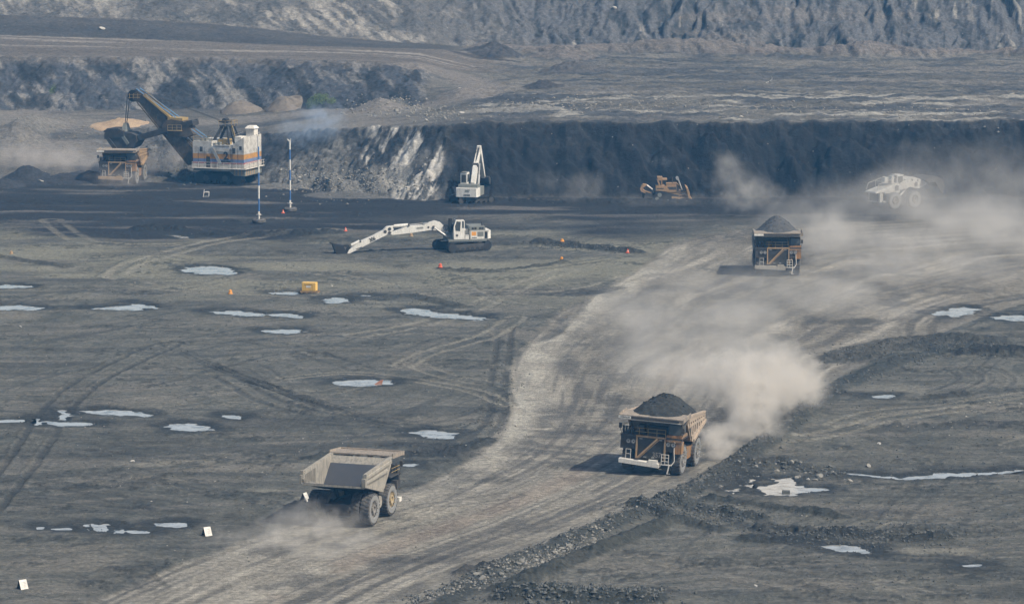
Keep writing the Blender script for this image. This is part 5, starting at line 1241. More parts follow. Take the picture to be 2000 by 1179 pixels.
k = MB(); k.prism(q6([(960,580),(1180,580),(1180,650),(960,650)]),-.78,.78); k.prism(q6([(1190,500),(1250,545),(1250,690),(1190,690)]),-.7,.77); k.prism(q6([(680,600),(860,600),(860,625),(680,625)]),-1.42,1.42); k.build('engine_bay', M_DARK, B)
k = MB(); k.prism(q6([(930,485),(1200,480),(1200,495),(930,505)]),-.8,.8); k.build('hood_top', M_DOZ, B)
# ------------------------------------------------------------------ marker poles in tyres
def marker_pole(u, v, vtop, label, lamp=True):
    p = on(u, v); t = thing('marker_pole', label, 'marker pole', p, 0, 'striped poles standing in old tyres')
    hh = at_depth(u, vtop, p.y).z - p.z
    k = MB(); k.lathe([(0.45,0.0),(0.95,0.0),(1.18,0.15),(1.2,0.5),(1.0,0.72),(0.5,0.72)],28,(0,0,0),'z'); k.build('tyre_base', M_TYRE, t)
    k = MB(); k.tube((0,0,.3),(0,0,1.9),0.16,12); k.tube((0,0,1.35),(0,0,1.5),0.30,12); k.bar((-.5,0,1.42),(.5,0,1.42),.08,.06); k.box(-.14,.14,-.14,.14,1.5,1.95); k.build('pole_socket', M_WHT, t)
    n = 5; seg = (hh-1.9-0.35)/ (n + (0.8 if lamp else 0)); z = 1.9
    for i in range(n + 1):
        z1 = min(z+seg, hh-0.35)
        if z1-z < .1: break
        k = MB(); k.tube((0,0,z),(0,0,z1),0.135 if i%2 == 0 else 0.15,10); k.build('pole_band', M_BLUE if i%2 == 0 else M_WHT2, t); z = z1
    k = MB(); k.box(-.28,.18,-.12,.12,z,z+.18); k.hull([(-.4,-.1,z+.2),(-.1,-.1,z+.15),(-.1,.1,z+.15),(-.4,.1,z+.2)],[(-.45,-.1,z+.42),(-.1,-.1,z+.28),(-.1,.1,z+.28),(-.45,.1,z+.42)]); k.tube((.14,0,z),(.14,0,z+.45),.05,6)
    k.build('pole_light', M_WHT, t)
marker_pole(506, 435, 262, 'blue and white striped pole in a tyre in front of the rope shovel')
marker_pole(567, 412, 272, 'blue and white striped pole in a tyre, standing clear right of the shovel')

def cone(u, v, mat, label, h=0.75, kind='barrel'):
    p = on(u, v); h *= .75; t = thing('safety_marker', label, 'safety marker', p, 0, 'orange safety markers on the pit floor')
    if kind == 'cone':
        k = MB(); k.box(-.3,.3,-.3,.3,0,.06); k.build('base', mat, t)
        k = MB(); k.tube((0,0,.06),(0,0,h),.24,14,.06); c=k.build('body', mat, t)
        k = MB(); k.tube((0,0,h*.45),(0,0,h*.62),.172,14,.135); k.build('reflector_band', M_WHT2, c)
    else:
        k = MB(); k.lathe([(0,0),(.36,0),(.36,.08),(.28,.1),(.26,h*.45),(.24,h*.5),(.24,h*.9),(.18,h),(0,h)],16,(0,0,0),'z'); k.build('body', mat, t)
        k = MB(); k.tube((.0,0,h),(.0,0,h+.1),.05,8); k.build('handle', mat, t)
    return t
cone(860,526,M_RED,'red orange marker on open ground below the long armed excavator')
cone(1097,507,M_ORG,'yellow orange marker near the dark windrow, left of the road',.7)
cone(1226,496,M_RED,'orange cone at the right tip of the dark windrow by the road',.8,'cone')
cone(450,573,M_ORG,'orange barrel marker between the two left hand puddles')
cone(675,452,M_RED,'red cone just above the black bucket of the outstretched arm',.85,'cone')
cone(553,415,M_RED,'small red cone left of the pole standing clear of the shovel',.8,'cone')
cone(803,462,M_TAN,'faint tan marker seen under the white boom',.6)
cone(1098,481,M_ORG,'small pale orange marker behind the dark windrow',.5)
cone(22,496,M_TAN,'faint tan marker at the left edge of the pit floor',.6)

def board(u, v, rz, label, w=0.78, h=0.98):
    p = on(u, v); t = thing('sign_board', label, 'sign board', p, rz, 'white folding boards left of the haul road')
    k = MB(); k.hull([(-w/2,.62*h*.6,0),(w/2,.62*h*.6,0),(w/2,.62*h*.6+.03,0),(-w/2,.62*h*.6+.03,0)],[(-w/2,0,h*.85),(w/2,0,h*.85),(w/2,.03,h*.85),(-w/2,.03,h*.85)]); k.build('back_panel', M_DARK, t)
    k = MB(); k.hull([(-w/2,-.4*h,0),(w/2,-.4*h,0),(w/2,-.4*h-.03,0),(-w/2,-.4*h-.03,0)],[(-w/2,0,h*.86),(w/2,0,h*.86),(w/2,-.03,h*.86),(-w/2,-.03,h*.86)]); fp=k.build('front_panel', M_WHT, t)
    k = MB()
    for i in range(4):
        f=.25+i*.15; y=-.4*h*(1-f)-.045; z=h*.86*f; k.box(-w*.32,w*.32,y,y+.012,z,z+.035)
    k.build('panel_lines', M_CHR, fp)
board(404,1044,R(35),'white folding board beside the road, behind the empty truck')
board(44,1149,R(38),'bright white folding board in the lower left corner of the pit')
board(595,978,R(62),'narrow white board half hidden left of the rear wheels of the empty truck',.7,1.05)
t = board(743,748,R(-50),'orange backed board lying in the oval puddle','.')if False else None
p = on(741,747); k = MB(); k.hull([(-.75,-.3,-.1),(.3,-.3,-.1),(.3,.3,-.1),(-.5,.3,-.1)],[(.1,-.2,.42),(.5,-.2,.5),(.5,.1,.5),(.1,.1,.42)]); o=k.build('tipped_board', paint('rusty_board',(0.36,0.11,0.05),.7,.4)); o.location=(p.x,p.y,-.12); tag(o,'tipped orange board standing in the oval puddle','board')

# generator set on a skid
p = on(605,572); G = thing('generator', 'yellow generator box on a skid between the puddles', 'generator', p, R(-14))
k = MB(); k.box(-1.05,1.05,-.5,.5,.38,1.6); g=k.build('enclosure', M_GEN, G, bevel=.04)
k = MB(); k.box(-.7,.5,-.515,-.502,1.25,1.31); k.box(-.55,-.53,-.51,-.502,.5,1.2); k.box(.55,.57,-.51,-.502,.5,1.3); k.build('door_seam', M_DARK, g)
k = MB(); k.box(-.4,.3,-.52,-.503,.85,1.15); k.build('label_plate', M_WHT2, g)
k = MB(); k.box(-1.062,-1.052,-.38,.38,.5,1.45); k.build('end_louvre', M_DARK, g)
k = MB(); k.box(-1.3,1.4,-.55,-.42,.12,.36); k.box(-1.3,1.4,.42,.55,.12,.36)
for x in (-1.1,-.3,.5,1.2): k.box(x-.1,x+.1,-.55,.55,0,.14)
k.build('skid', M_TAN, G)

# small white drill tripod in front of the shovel
p = on(403,385); T = thing('tripod', 'small white frame standing on the dark floor below the shovel', 'tripod', p, 0)
k = MB(); k.bar((-.55,0,0),(-.35,0,1.4),.12,.12,(0,1,0)); k.bar((.45,0,.2),(.5,0,1.0),.12,.12,(0,1,0)); k.bar((-.4,0,.85),(.0,0,1.0),.14,.14); k.box(.0,.45,-.1,.1,.85,1.05); k.build('legs', M_WHT2, T)
k = MB(); k.box(-.4,.5,-.2,.2,0,.22); k.build('base', M_GREY, T)

# concrete block in the right puddle, and a chip beside it
p = P(1535,961); k = MB(); k.hull([(-.42,-.3,-.2),(.42,-.32,-.2),(.44,.3,-.2),(-.4,.28,-.2)],[(-.40,-.28,.24),(.41,-.3,.22),(.42,.27,.24),(-.38,.26,.25)]); o=k.build('concrete_block', M_ROCKD, bevel=.03); o.location=(p.x,p.y,-.02); tag(o,'brown block standing in the bright puddle on the right','block')

# white bird over the far bench
bp_ = at_depth(1503,160,742); Bd = thing('bird', 'white bird flying with raised wings above the far bench', 'bird', bp_, R(20))
k = MB(); k.lathe([(0,-.42),(.06,-.36),(.10,-.15),(.11,.05),(.07,.25),(.03,.38),(0,.42)],10,(0,0,0),'y'); k.hull([(-.05,-.4,-.02),(.05,-.4,-.02),(.05,-.4,.02),(-.05,-.4,.02)],[(-.14,-.62,-.01),(.14,-.62,-.01),(.14,-.62,.01),(-.14,-.62,.01)]); k.build('body', M_DARK, Bd)
for s,zt in ((-1,-.12),(1,.75)):
    k = MB(); k.hull([(0,.18,0),(0,-.16,0),(0,-.16,.03),(0,.18,.03)],[(s*.55,.12,zt*.7),(s*.55,-.2,zt*.7),(s*.55,-.2,zt*.7+.03),(s*.55,.12,zt*.7+.03)]); k.hull([(s*.55,.12,zt*.7),(s*.55,-.2,zt*.7),(s*.55,-.2,zt*.7+.03),(s*.55,.12,zt*.7+.03)],[(s*(.8 if s<0 else .4),-.05,zt*1.4),(s*(.8 if s<0 else .4),-.2,zt*1.4),(s*(.8 if s<0 else .4),-.2,zt*1.4+.02),(s*(.8 if s<0 else .4),-.05,zt*1.4+.02)]); k.build('wing', M_WHT2, Bd)

# ------------------------------------------------------------------ heaps that are things
def heap(name, u, v, ru, h, ry, mat, label, cat, seed=0, rocks=0):
    p = on(u, v); rx = abs(hit(u+ru, v).x-hit(u, v).x); m = MB(); n = 44; rings = 14; vv = []
    for i in range(rings+1):
        q = i/rings; ring = []
        for j in range(n):
            a_ = 2*math.pi*j/n; wob = 0.9+0.2*float(vn(np.array(math.cos(a_)*1.6+5+seed), np.array(math.sin(a_)*1.6+5), seed+2))
            x = rx*q*math.cos(a_)*wob; y = ry*q*math.sin(a_)*wob
            zz_ = h*((1-q)**0.9)*(0.75+0.5*float(vn(np.array(x*.5+seed), np.array(y*.8), seed))) + (float(vn(np.array(x*2.2), np.array(y*2.2+seed), 3))-.5)*.3*(1-q*.6)
            gzv = gz(p.x+x, p.y+y)-p.z
            ring.append(m.bm.verts.new((x, y, gzv + zz_ - (0.3 if i == rings else 0))))
        vv.append(ring)
    for i in range(rings):
        for j in range(n):
            j2=(j+1)%n; m.bm.faces.new((vv[i][j],vv[i+1][j],vv[i+1][j2],vv[i][j2]))
    o = m.build(name, mat, smooth=True); o.location = p
    return tag(o, label, cat)
heap('sand_pile', 238, 243, 60, 1.25, 5, M_SAND, 'long pile of orange tan sand behind the shovel dipper', 'sand pile', 1)
heap('spoil_heap', 470, 217, 42, 2.6, 5, M_DIRT, 'brown spoil heap, the left one of the pair at the foot of the bench wall', 'spoil heap', 2)
heap('spoil_heap', 556, 210, 38, 2.3, 5, M_DIRT, 'reddish brown spoil heap next to the green shrubs', 'spoil heap', 5)

# green scrub at the foot of the mid wall
def leaf_mat():
    m, nt = new_mat('scrub_leaves'); out=N(nt,'ShaderNodeOutputMaterial'); b=N(nt,'ShaderNodeBsdfPrincipled',Roughness=.7)
    g=N(nt,'ShaderNodeNewGeometry'); n=N(nt,'ShaderNodeTexNoise',Scale=1.2,Detail=4.0); nt.links.new(g.outputs['Position'],n.inputs['Vector'])
    mx=N(nt,'ShaderNodeMix',data_type='RGBA'); mx.inputs[6].default_value=(.05,.09,.03,1); mx.inputs[7].default_value=(.12,.165,.06,1)
    nt.links.new(n.outputs[0],mx.inputs[0]); nt.links.new(mx.outputs[2],b.inputs['Base Color']); nt.links.new(b.outputs[0],out.inputs[0]); return m
M_LEAF = leaf_mat()
def scrub(u, v, ru, h, label, n=700, seed=0):
    p = on(u, v); rx = abs(hit(u+ru, v).x-hit(u, v).x); rr = random.Random(seed); m = MB()
    for _ in range(n):
        a_=rr.uniform(0,6.28); q=math.sqrt(rr.random()); x=rx*q*math.cos(a_); y=1.6*q*math.sin(a_); z=h*rr.random()**.7*(1-q*q*.6)
        zz_=gz(p.x+x,p.y+y)-p.z+z; s=rr.uniform(.08,.22); d=Vector((rr.uniform(-1,1),rr.uniform(-1,1),rr.uniform(-.2,1))).normalized(); e=d.orthogonal().normalized()
        c=Vector((x,y,zz_)); m.face([tuple(c-e*s*.4),tuple(c+d*s),tuple(c+e*s*.4),tuple(c-d*s*.5)])
    for i in range(8): x=rr.uniform(-rx,rx)*.8; m.tube((x,0,gz(p.x+x,p.y)-p.z),(x+.1,0,gz(p.x+x,p.y)-p.z+h*.7),.03,4)
    o=m.build('shrub', M_LEAF); o.location=p; return tag(o,label,'shrub')
scrub(620,200,22,1.7,'bright green shrubs at the foot of the middle rock wall',1100,1)
scrub(648,199,9,1.1,'small yellowish shrub right beside the bright green ones',250,2)
scrub(102,170,6,1.0,'lone yellow green shrub on the rock slope at the far left',120,3)

# ------------------------------------------------------------------ rocks
def rock_mesh(seed, mat):
    rr = random.Random(seed); bm = bmesh.new(); bmesh.ops.create_icosphere(bm, subdivisions=2, radius=0.5)
    sx, sy, sz = rr.uniform(.8,1.4), rr.uniform(.7,1.1), rr.uniform(.5,.8)
    pl_ = [(Vector((rr.gauss(0,1),rr.gauss(0,1),rr.gauss(0,1))).normalized(), rr.uniform(.28,.44)) for _ in range(9)]
    for v in bm.verts:
        for n_, d_ in pl_:
            t_=v.co.dot(n_)-d_
            if t_>0: v.co -= n_*t_
        v.co.x*=sx; v.co.y*=sy; v.co.z*=sz
    me_=bpy.data.meshes.new('rock'); bm.to_mesh(me_); bm.free(); me_.materials.append(mat); return me_
RM = {c: [rock_mesh(i*7+j, m_) for i in range(5)] for j, (c, m_) in enumerate((('g',M_ROCK),('d',M_ROCKD),('l',M_ROCKL)))}
def rock(u, v, s, c, label, group, rr, sink=.15):
    p = on(u, v); o = bpy.data.objects.new('rock', rr.choice(RM[c])); sc.collection.objects.link(o)
    o.location=(p.x,p.y,p.z+s*(.22-sink)); k_=rr.uniform(.7,1.3); o.scale=(s*k_,s,s*rr.uniform(.7,1.1)); o.rotation_euler=(rr.uniform(-.4,.4),rr.uniform(-.4,.4),rr.uniform(0,6.28))
    return tag(o,label,'rock',group)
rr = random.Random(11)
for (u,v,s,c,lb) in [(1598,932,1.1,'g','big pale brown boulder at the right end of the rubble above the bright puddle'),(1545,912,1.0,'g','large grey rock on top of the rubble above the bright puddle'),
  (1578,937,.6,'l','small white rock next to the big boulder above the bright puddle'),(1515,922,.8,'g','flat pale rock at the left end of the rubble above the bright puddle'),(1563,905,.9,'d','dark rounded rock crowning the rubble above the bright puddle'),
  (1695,912,.9,'g','lone grey boulder between the bright puddle and the thin stream'),(1717,868,.5,'l','lone pale stone on the bare slope right of the dust cloud'),(1565,1007,.4,'l','small white stone in the dark mud on the right'),
  (40,638,.5,'l','white stone alone on the left pit floor'),(258,452*0+900,.8,'l','flat white slab on the pale patch left of the empty truck'),(1476,1140,.4,'l','small white stone near the bottom edge, right of centre'),
  (418,364*0+337,1.2,'l','white boulder at the foot of the slope between truck and shovel') if False else (336,345,1.3,'l','white boulder at the foot of the slope between truck and shovel'),
  (80,360,1.0,'l','white rock on the dark heap at the left'),(588,348,1.2,'l','pale boulder on the rubble slope just right of the striped pole'),(898,180,1.3,'l','white boulder on the inside of the curved ramp'),
  (1200,22,1.6,'l','white boulder high on the far hillside'),(200,56,1.6,'l','white rock on the dark band below the upper left hillside'),(1975,185,1.0,'l','white rock at the far right of the bench'),(648,560*0+558,.5,'l','white stone right of the yellow generator'),
  (1008,832,.5,'l','pale stone at the left edge of the haul road'),(262,552,.5,'g','grey stone left of the orange barrel')]:
    rock(u,v,s,c,lb,None,rr)
def strew(n, path, spread, smin, smax, kinds, label, group):
    for i in range(n):
        t_=rr.random()*(len(path)-1); a_=int(t_); f=t_-a_; u=path[a_][0]*(1-f)+path[a_+1][0]*f+rr.gauss(0,spread[0]); v=path[a_][1]*(1-f)+path[a_+1][1]*f+rr.gauss(0,spread[1])
        rock(u,v,smin+(smax-smin)*rr.random()**2.2,rr.choice(kinds),label,group,rr)
G1='rocks along the berm right of the haul road'
strew(60,[(925,1142),(1010,1108),(1100,1078),(1180,1040)],(9,5),.3,1.0,'gggd','grey angular rock in the stony berm along the lower right edge of the road',G1)
strew(22,[(790,1179),(850,1160),(930,1150)],(10,6),.25,.6,'ggd','grey rock in the gravelly verge at the bottom edge of the photo',"rocks in the verge at the bottom edge")
strew(34,[(1200,1030),(1300,985),(1390,945),(1500,870),(1590,800)],(12,7),.25,.8,'gddd','dark rock in the earth berm beside and behind loaded truck 357','rocks in the earth berm by truck 357')
strew(44,[(1480,915),(1560,912),(1620,935)],(20,7),.3,.85,'ggdd','rock in the rubble patch just above the bright right hand puddle','rocks in the rubble above the bright puddle')
strew(26,[(620,345),(560,358),(700,330),(740,365)],(35,9),.35,1.0,'gggl','grey rock on the rubble slope right of the striped poles','rocks on the rubble slope')
strew(24,[(720,222),(760,205),(800,225),(860,225)],(22,6),.4,1.2,'ggl','rock in the grey rubble on the bench edge above the white streaked face','rocks on the bench edge')
strew(30,[(1000,205),(1150,212),(1350,205),(1500,218)],(60,7),.35,1.1,'ggl','pale rock strewn on the far bench above the dark coal wall','rocks on the far bench')
strew(12,[(440,216),(500,218)],(18,4),.3,.9,'ggl','pale rock at the foot of the left brown spoil heap','rocks round the spoil heap')
strew(18,[(1750,830),(1850,820),(1950,840)],(45,14),.2,.5,'ggl','small pale stone on the stony rise at the right edge','stones on the rise at the right edge')
# loose gravel too small and many to count
def gravel(n, path, spread, smin, smax, mat, label, seed):
    r2=random.Random(seed); verts=[]; faces=[]
    for i in range(n):
        t_=r2.random()*(len(path)-1); a_=int(t_); f=t_-a_; u=path[a_][0]*(1-f)+path[a_+1][0]*f+r2.gauss(0,spread[0]); v=path[a_][1]*(1-f)+path[a_+1][1]*f+r2.gauss(0,spread[1])
        p=on(u,v); s=smin+(smax-smin)*r2.random()**2; b_=len(verts)
        for k_ in range(6):
            d_=[(1,0,0),(-1,0,0),(0,1,0),(0,-1,0),(0,0,1),(0,0,-1)][k_]; q_=s*r2.uniform(.35,.65)
            verts.append((p.x+d_[0]*q_+r2.uniform(-.2,.2)*s,p.y+d_[1]*q_+r2.uniform(-.2,.2)*s,p.z+d_[2]*q_*.8+s*.1))
        for (x_,y_,z_) in ((0,2,4),(2,1,4),(1,3,4),(3,0,4),(2,0,5),(1,2,5),(3,1,5),(0,3,5)): faces.append((b_+x_,b_+y_,b_+z_))
    me_=bpy.data.meshes.new('gravel'); me_.from_pydata(verts,[],faces); me_.materials.append(mat)
    o=bpy.data.objects.new('gravel',me_); sc.collection.objects.link(o); return tag(o,label,None,None,'stuff')
gravel(2200,[(800,1175),(925,1135),(1010,1105),(1100,1072),(1220,1018),(1330,975),(1420,915),(1520,850),(1590,790),(1650,750),(1850,690)],(13,7),.10,.5,M_ROCKD,'loose dark clods along the berm right of the road',1)
gravel(500,[(800,1175),(925,1140),(1010,1108),(1100,1078),(1200,1035)],(9,5),.12,.4,M_ROCK,'loose grey gravel on the stony berm',2)
gravel(900,[(560,350),(640,350),(720,350),(800,350)],(30,16),.15,.6,M_ROCK,'loose rubble on the slope right of the poles',3)
gravel(700,[(900,215),(1100,205),(1400,205),(1700,215),(2000,220)],(60,10),.2,.6,M_ROCK,'loose pale stones on the far bench',4)
gravel(1800,[(0,650),(400,600),(800,640)],(140,130),.07,.30,M_ROCKD,'small clods scattered on the left pit floor',5)
gravel(1800,[(1600,850),(2000,820),(1950,1000),(1500,1080),(1900,1120)],(110,50),.07,.32,M_ROCKD,'small clods scattered on the right pit floor',6)
gravel(200,[(280,240),(100,250),(40,290),(120,330),(320,320)],(50,14),.2,.6,M_ROCK,'loose stones on the left ramp',7)
gravel(300,[(700,800),(980,800),(300,990),(60,700)],(90,60),.06,.2,M_ROCKL,'tiny pale stones on the near pit floor',8)

# ------------------------------------------------------------------ dust
def dust(name, puffs, dens, col, label, nscale=0.12, contrast=1.6, seed=0, soft=1.0, vox=1.2, warp=4.0):
    """one cloud: its puffs are ellipsoids (centre, radii, weight); density fades toward each puff's rim and is broken up by noise"""
    m, nt = new_mat(name+'_volume'); out=N(nt,'ShaderNodeOutputMaterial'); pv=N(nt,'ShaderNodeVolumePrincipled')
    pv.inputs['Color'].default_value=(*col,1); pv.inputs['Anisotropy'].default_value=0.0
    g=N(nt,'ShaderNodeNewGeometry'); pos=g.outputs['Position']
    nz=N(nt,'ShaderNodeTexNoise',Scale=nscale,Detail=6.0,Roughness=0.68); nz.inputs['Distortion'].default_value=0.3
    off=N(nt,'ShaderNodeVectorMath',operation='ADD'); off.inputs[1].default_value=(seed*17.3,seed*5.1,seed*9.7); nt.links.new(pos,off.inputs[0]); nt.links.new(off.outputs[0],nz.inputs['Vector'])
    # billows: the position itself is pushed about by two sizes of noise before the puffs are measured
    w1=N(nt,'ShaderNodeTexNoise',Scale=nscale*1.6,Detail=5.0,Roughness=0.62); nt.links.new(off.outputs[0],w1.inputs['Vector'])
    ws=N(nt,'ShaderNodeVectorMath',operation='SUBTRACT'); ws.inputs[1].default_value=(.5,.5,.5); nt.links.new(w1.outputs['Color'],ws.inputs[0])
    wm_=N(nt,'ShaderNodeVectorMath',operation='SCALE'); wm_.inputs['Scale'].default_value=warp; nt.links.new(ws.outputs[0],wm_.inputs[0])
    wa=N(nt,'ShaderNodeVectorMath',operation='ADD'); nt.links.new(pos,wa.inputs[0]); nt.links.new(wm_.outputs[0],wa.inputs[1]); pos=wa.outputs[0]
    acc=None
    for c,r,w_ in puffs:
        s=N(nt,'ShaderNodeVectorMath',operation='SUBTRACT'); s.inputs[1].default_value=c; nt.links.new(pos,s.inputs[0])
        d=N(nt,'ShaderNodeVectorMath',operation='DIVIDE'); d.inputs[1].default_value=r; nt.links.new(s.outputs[0],d.inputs[0])
        l=N(nt,'ShaderNodeVectorMath',operation='LENGTH'); nt.links.new(d.outputs[0],l.inputs[0])
        wob=N(nt,'ShaderNodeMath',operation='MULTIPLY_ADD'); wob.inputs[1].default_value=-1.6*contrast/1.6; nt.links.new(nz.outputs[0],wob.inputs[0]); wob.inputs[2].default_value=0.84*contrast/1.6
        ad=N(nt,'ShaderNodeMath',operation='ADD'); nt.links.new(l.outputs['Value'],ad.inputs[0]); nt.links.new(wob.outputs[0],ad.inputs[1])
        mr=N(nt,'ShaderNodeMapRange',interpolation_type='SMOOTHSTEP'); mr.inputs['From Min'].default_value=0.86; mr.inputs['From Max'].default_value=0.86-0.6*soft; mr.inputs['To Max'].default_value=w_*dens
        nt.links.new(ad.outputs[0],mr.inputs['Value'])
        if acc is None: acc=mr.outputs[0]
        else:
            a2=N(nt,'ShaderNodeMath',operation='MAXIMUM'); nt.links.new(acc,a2.inputs[0]); nt.links.new(mr.outputs[0],a2.inputs[1]); acc=a2.outputs[0]
    # ragged inside: a finer noise thins and thickens it
    n3=N(nt,'ShaderNodeTexNoise',Scale=nscale*3.2,Detail=4.0,Roughness=0.6); nt.links.new(off.outputs[0],n3.inputs['Vector'])
    m3=N(nt,'ShaderNodeMapRange'); m3.inputs['From Min'].default_value=.36; m3.inputs['From Max'].default_value=.62; m3.inputs['To Min'].default_value=.25; m3.inputs['To Max'].default_value=1.5; nt.links.new(n3.outputs[0],m3.inputs['Value'])
    mm=N(nt,'ShaderNodeMath',operation='MULTIPLY'); nt.links.new(acc,mm.inputs[0]); nt.links.new(m3.outputs[0],mm.inputs[1]); acc=mm.outputs[0]
    nt.links.new(acc,pv.inputs['Density']); nt.links.new(pv.outputs[0],out.inputs['Volume'])
    bm=bmesh.new()
    for c,r,w_ in puffs:
        mtx=Matrix.Translation(c)@Matrix.Diagonal((r[0]*1.02,r[1]*1.02,r[2]*1.02,1))
        bmesh.ops.create_icosphere(bm,subdivisions=3,radius=1.0,matrix=mtx)
    me_=bpy.data.meshes.new(name); bm.to_mesh(me_); bm.free(); me_.materials.append(m)
    o=bpy.data.objects.new(name,me_); sc.collection.objects.link(o)
    rm=o.modifiers.new('union','REMESH'); rm.mode='VOXEL'; rm.voxel_size=vox
    return tag(o,label,None,None,'stuff')
def pf(u,v,z,rx,ry,rz,w_=1.0):
    p=P(u,v); return ((p.x,p.y,z),(rx,ry,rz),w_)
BEI=(0.93,0.885,0.815); GRY=(0.84,0.81,0.755)
dust('dust_cloud',[pf(1395,895,1.4,3.0,4,2.2,1.3),pf(1428,878,2.3,4,5,3.0,1.5),pf(1468,864,3.6,5,6,4.0,1.4),pf(1455,856,6.3,6,7,4.4,1.2),pf(1520,838,4.6,5.5,7,4.4,1.3),pf(1562,818,4.0,5.0,6,3.8,1.1),pf(1592,806,3.2,3.6,5,2.8,.8),pf(1500,862,1.6,3.2,4,1.8,.8),pf(1500,832,6.8,7,8,4.4,1.1),pf(1408,842,6,7,8,4.6,.8),pf(1350,832,6,7,9,4.6,.45)],0.32,BEI,'thick beige dust boiling up behind truck 357',0.17,2.3,1,1.35,0.9,8.5)
dust('dust_cloud',[pf(1400,800,5.0,13,14,6,1.0),pf(1290,785,4.0,9,14,5,.75),pf(1490,775,4.5,9,14,5,.9),pf(1250,740,3.5,8,14,4.5,.8),pf(1330,690,3.5,12,20,5,.75),pf(1430,700,4.0,10,18,5,.8),pf(1230,650,3,10,22,4,.55),pf(1430,640,3,14,26,4,.55),pf(1560,600,2.5,16,26,3.8,.5),pf(1330,590,2.5,12,24,3,.4)],0.062,GRY,'wide veil of road dust drifting up the road behind truck 357',0.09,1.9,2,1.3,1.8,7.0)
dust('dust_cloud',[pf(1600,515,3.2,7,9,5,1.1),pf(1660,490,3,11,16,5,.9),pf(1780,500,2.5,16,24,4,.8),pf(1900,470,3,16,26,4.5,.75),pf(1720,550,2,16,20,3.2,.6),pf(1500,565,1.8,14,12,2.6,.6),pf(1620,580,2,14,14,3,.55),pf(1900,545,2,18,24,2.8,.5),pf(1560,450,2.5,12,12,4,.5),pf(1700,620,2,18,18,3,.35),pf(1980,500,4,16,24,6,.6)],0.085,GRY,'pale dust trailing right of the farther loaded truck',0.08,1.9,3,1.2,1.8,7.0)
dust('dust_cloud',[pf(1440,425,4,6.5,7,6,1.0),pf(1425,412,8,5.0,6,4.2,1.1),pf(1490,420,3.5,6,7,4,.9),pf(1130,398,3.0,9,6,4.2,.55),pf(1070,398,4,7,5,4,.4),pf(1300,402,1.0,14,6,2.4,.4)],0.075,GRY,'grey dust plume rising between bulldozer and loader',0.14,1.9,4,1.2,1.4)
dust('dust_cloud',[pf(1760,430,4,15,8,7.5,1.5),pf(1780,415,5,20,11,10,.7),pf(1960,420,5,18,12,11,.7),pf(1870,440,3,26,18,6,.6),pf(1640,425,3.5,12,12,5,.5)],0.062,GRY,'thin dust veil over the white loader and the right end of the wall',0.06,1.8,5,1.3,2.2)
dust('dust_cloud',[pf(640,1048,0.9,5.5,7,2.4,1.0),pf(560,1068,.8,5.5,8,1.9,.7),pf(700,1062,.5,4.5,6,1.3,.6),pf(640,1085,.6,6,8,1.3,.5),pf(470,1062,.5,6,8,1.2,.4),pf(600,1030,1.2,4.5,6,2.6,.8),pf(560,1040,.8,5,6,1.8,.5)],0.15,BEI,'low dust rolling under and behind the empty haul truck',0.25,1.7,6,1.2,.8)
dust('dust_cloud',[pf(300,350,2.6,6.5,7,5,1.0),pf(190,352,2.5,7,8,4.5,.6),pf(110,345,3,10,10,4.5,.5),pf(340,345,3.5,5,6,4,.7),pf(240,364,1.5,9,5,3.2,.7),pf(420,352,2,8,6,3,.4),pf(60,340,3,14,12,5,.4)],0.16,(0.82,0.77,0.72),'brownish dust hanging round the truck under the shovel',0.14,1.8,7,1.3,1.4)
p_=hit(610,268)
dust('smoke_plume',[((p_.x,p_.y-5,p_.z+1.5),(10,5,4.6),.9),((p_.x+2,p_.y-4,p_.z+4.5),(8,5,4),.8)],0.15,(0.62,0.76,0.95),'faint blue smoke on the slope right of the shovel',0.2,1.9,8,1.3,1.2)

gravel(1500,[(0,800),(300,900),(600,880),(900,860)],(120,70),.06,.24,M_ROCKD,'small dark clods on the near left pit floor',9)
gravel(900,[(1560,1048),(1700,1045),(1840,1050)],(60,12),.10,.42,M_ROCKD,'dark clods in the churned mud on the right',10)
gravel(900,[(1000,1165),(1130,1160),(1260,1165)],(50,9),.15,.6,M_ROCKD,'dark clods on the heap at the bottom edge',11)
gravel(900,[(1640,700),(1800,668),(1980,688)],(40,8),.12,.4,M_ROCKD,'dark clods in the low berm at mid right',12)
gravel(400,[(1060,480),(1150,486),(1240,494)],(14,3),.12,.4,M_ROCKD,'clods of the dark windrow left of the road',13)
gravel(400,[(620,590),(780,580),(880,600)],(60,10),.08,.3,M_ROCKD,'clods around the puddles at mid left',14)
gravel(500,[(940,680),(985,760),(960,830),(860,880),(760,895)],(20,12),.08,.32,M_ROCKD,'clods along the left edge of the road',15)

gravel(900,[(1240,985),(1310,1000),(1400,1010),(1480,1012)],(30,10),.10,.42,M_ROCKD,'dark clods in the churned earth right of the berm',16)
gravel(300,[(1420,940),(1500,905),(1600,920),(1640,930)],(22,7),.12,.45,M_ROCKD,'rubble round the bright right hand puddle',17)
gravel(600,[(300,330),(350,300),(380,345)],(22,14),.2,.7,M_ROCKD,'dark rubble slope between truck and shovel',18)
gravel(500,[(700,215),(780,205),(870,228)],(30,8),.2,.7,M_ROCK,'grey rubble along the bench edge',19)
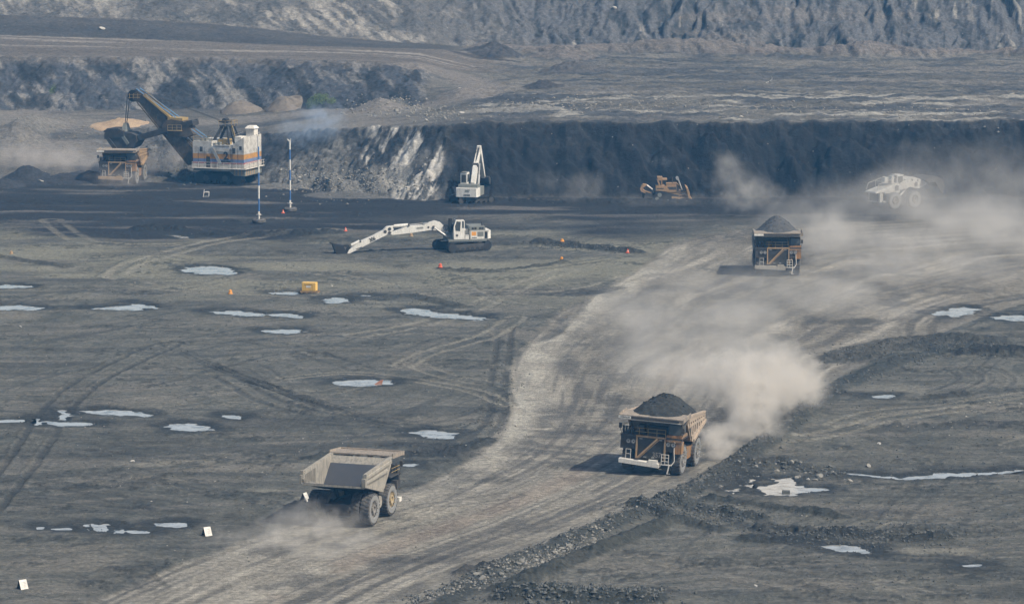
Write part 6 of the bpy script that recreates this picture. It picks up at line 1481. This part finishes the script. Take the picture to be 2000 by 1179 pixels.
# ------------------------------------------------------------------ light, sky, haze
SUN_EL, SUN_AZ = R(47), R(-32)            # azimuth from +x toward +y
sd_ = Vector((math.cos(SUN_EL)*math.cos(SUN_AZ), math.cos(SUN_EL)*math.sin(SUN_AZ), math.sin(SUN_EL)))
sl = bpy.data.lights.new('sun', 'SUN'); sl.energy = 4.4; sl.angle = R(0.6); sl.color = (1.0, 0.96, 0.87)
so = bpy.data.objects.new('sun', sl); sc.collection.objects.link(so)
so.rotation_euler = sd_.to_track_quat('Z', 'Y').to_euler(); so.location = (300, 300, 300)
w = bpy.data.worlds.new('World'); sc.world = w; w.use_nodes = True
nt = w.node_tree; nt.nodes.clear()
out = nt.nodes.new('ShaderNodeOutputWorld'); bg = nt.nodes.new('ShaderNodeBackground'); sky = nt.nodes.new('ShaderNodeTexSky')
sky.sky_type = 'NISHITA'; sky.sun_disc = False; sky.sun_elevation = SUN_EL; sky.sun_rotation = math.pi/2 - SUN_AZ
sky.altitude = 100; sky.air_density = 1.0; sky.dust_density = 3.0; sky.ozone_density = 1.0
bg.inputs['Strength'].default_value = 0.12
nt.links.new(sky.outputs[0], bg.inputs[0]); nt.links.new(bg.outputs[0], out.inputs[0])

hm, nt = new_mat('air_haze')
out = N(nt, 'ShaderNodeOutputMaterial'); pv = N(nt, 'ShaderNodeVolumePrincipled')
pv.inputs['Color'].default_value = (0.13, 0.47, 0.92, 1); pv.inputs['Density'].default_value = 0.00022; pv.inputs['Anisotropy'].default_value = 0.0
pv.inputs['Absorption Color'].default_value = (1,1,1,1)
nt.links.new(pv.outputs[0], out.inputs['Volume'])
hb = MB().box(-2300, 2300, -60, 3400, -2.0, 78).build('haze', hm); tag(hb, 'thin blue air haze filling the pit', kind='stuff')

sc.view_settings.view_transform = 'Standard'; sc.view_settings.look = 'None'; sc.view_settings.gamma = 1; sc.view_settings.exposure = -0.05
sc.view_settings.use_curve_mapping = False
cy = sc.cycles
cy.use_denoising = True
try: cy.denoiser = 'OPENIMAGEDENOISE'
except Exception: pass
cy.max_bounces = 5; cy.diffuse_bounces = 2; cy.glossy_bounces = 2; cy.volume_bounces = 2; cy.transmission_bounces = 2; cy.transparent_max_bounces = 8
cy.volume_step_rate = 0.5; cy.volume_max_steps = 256
cy.sample_clamp_indirect = 5.0
cy.use_adaptive_sampling = True; cy.adaptive_threshold = 0.02
sc.cycles.caustics_reflective = False; sc.cycles.caustics_refractive = False
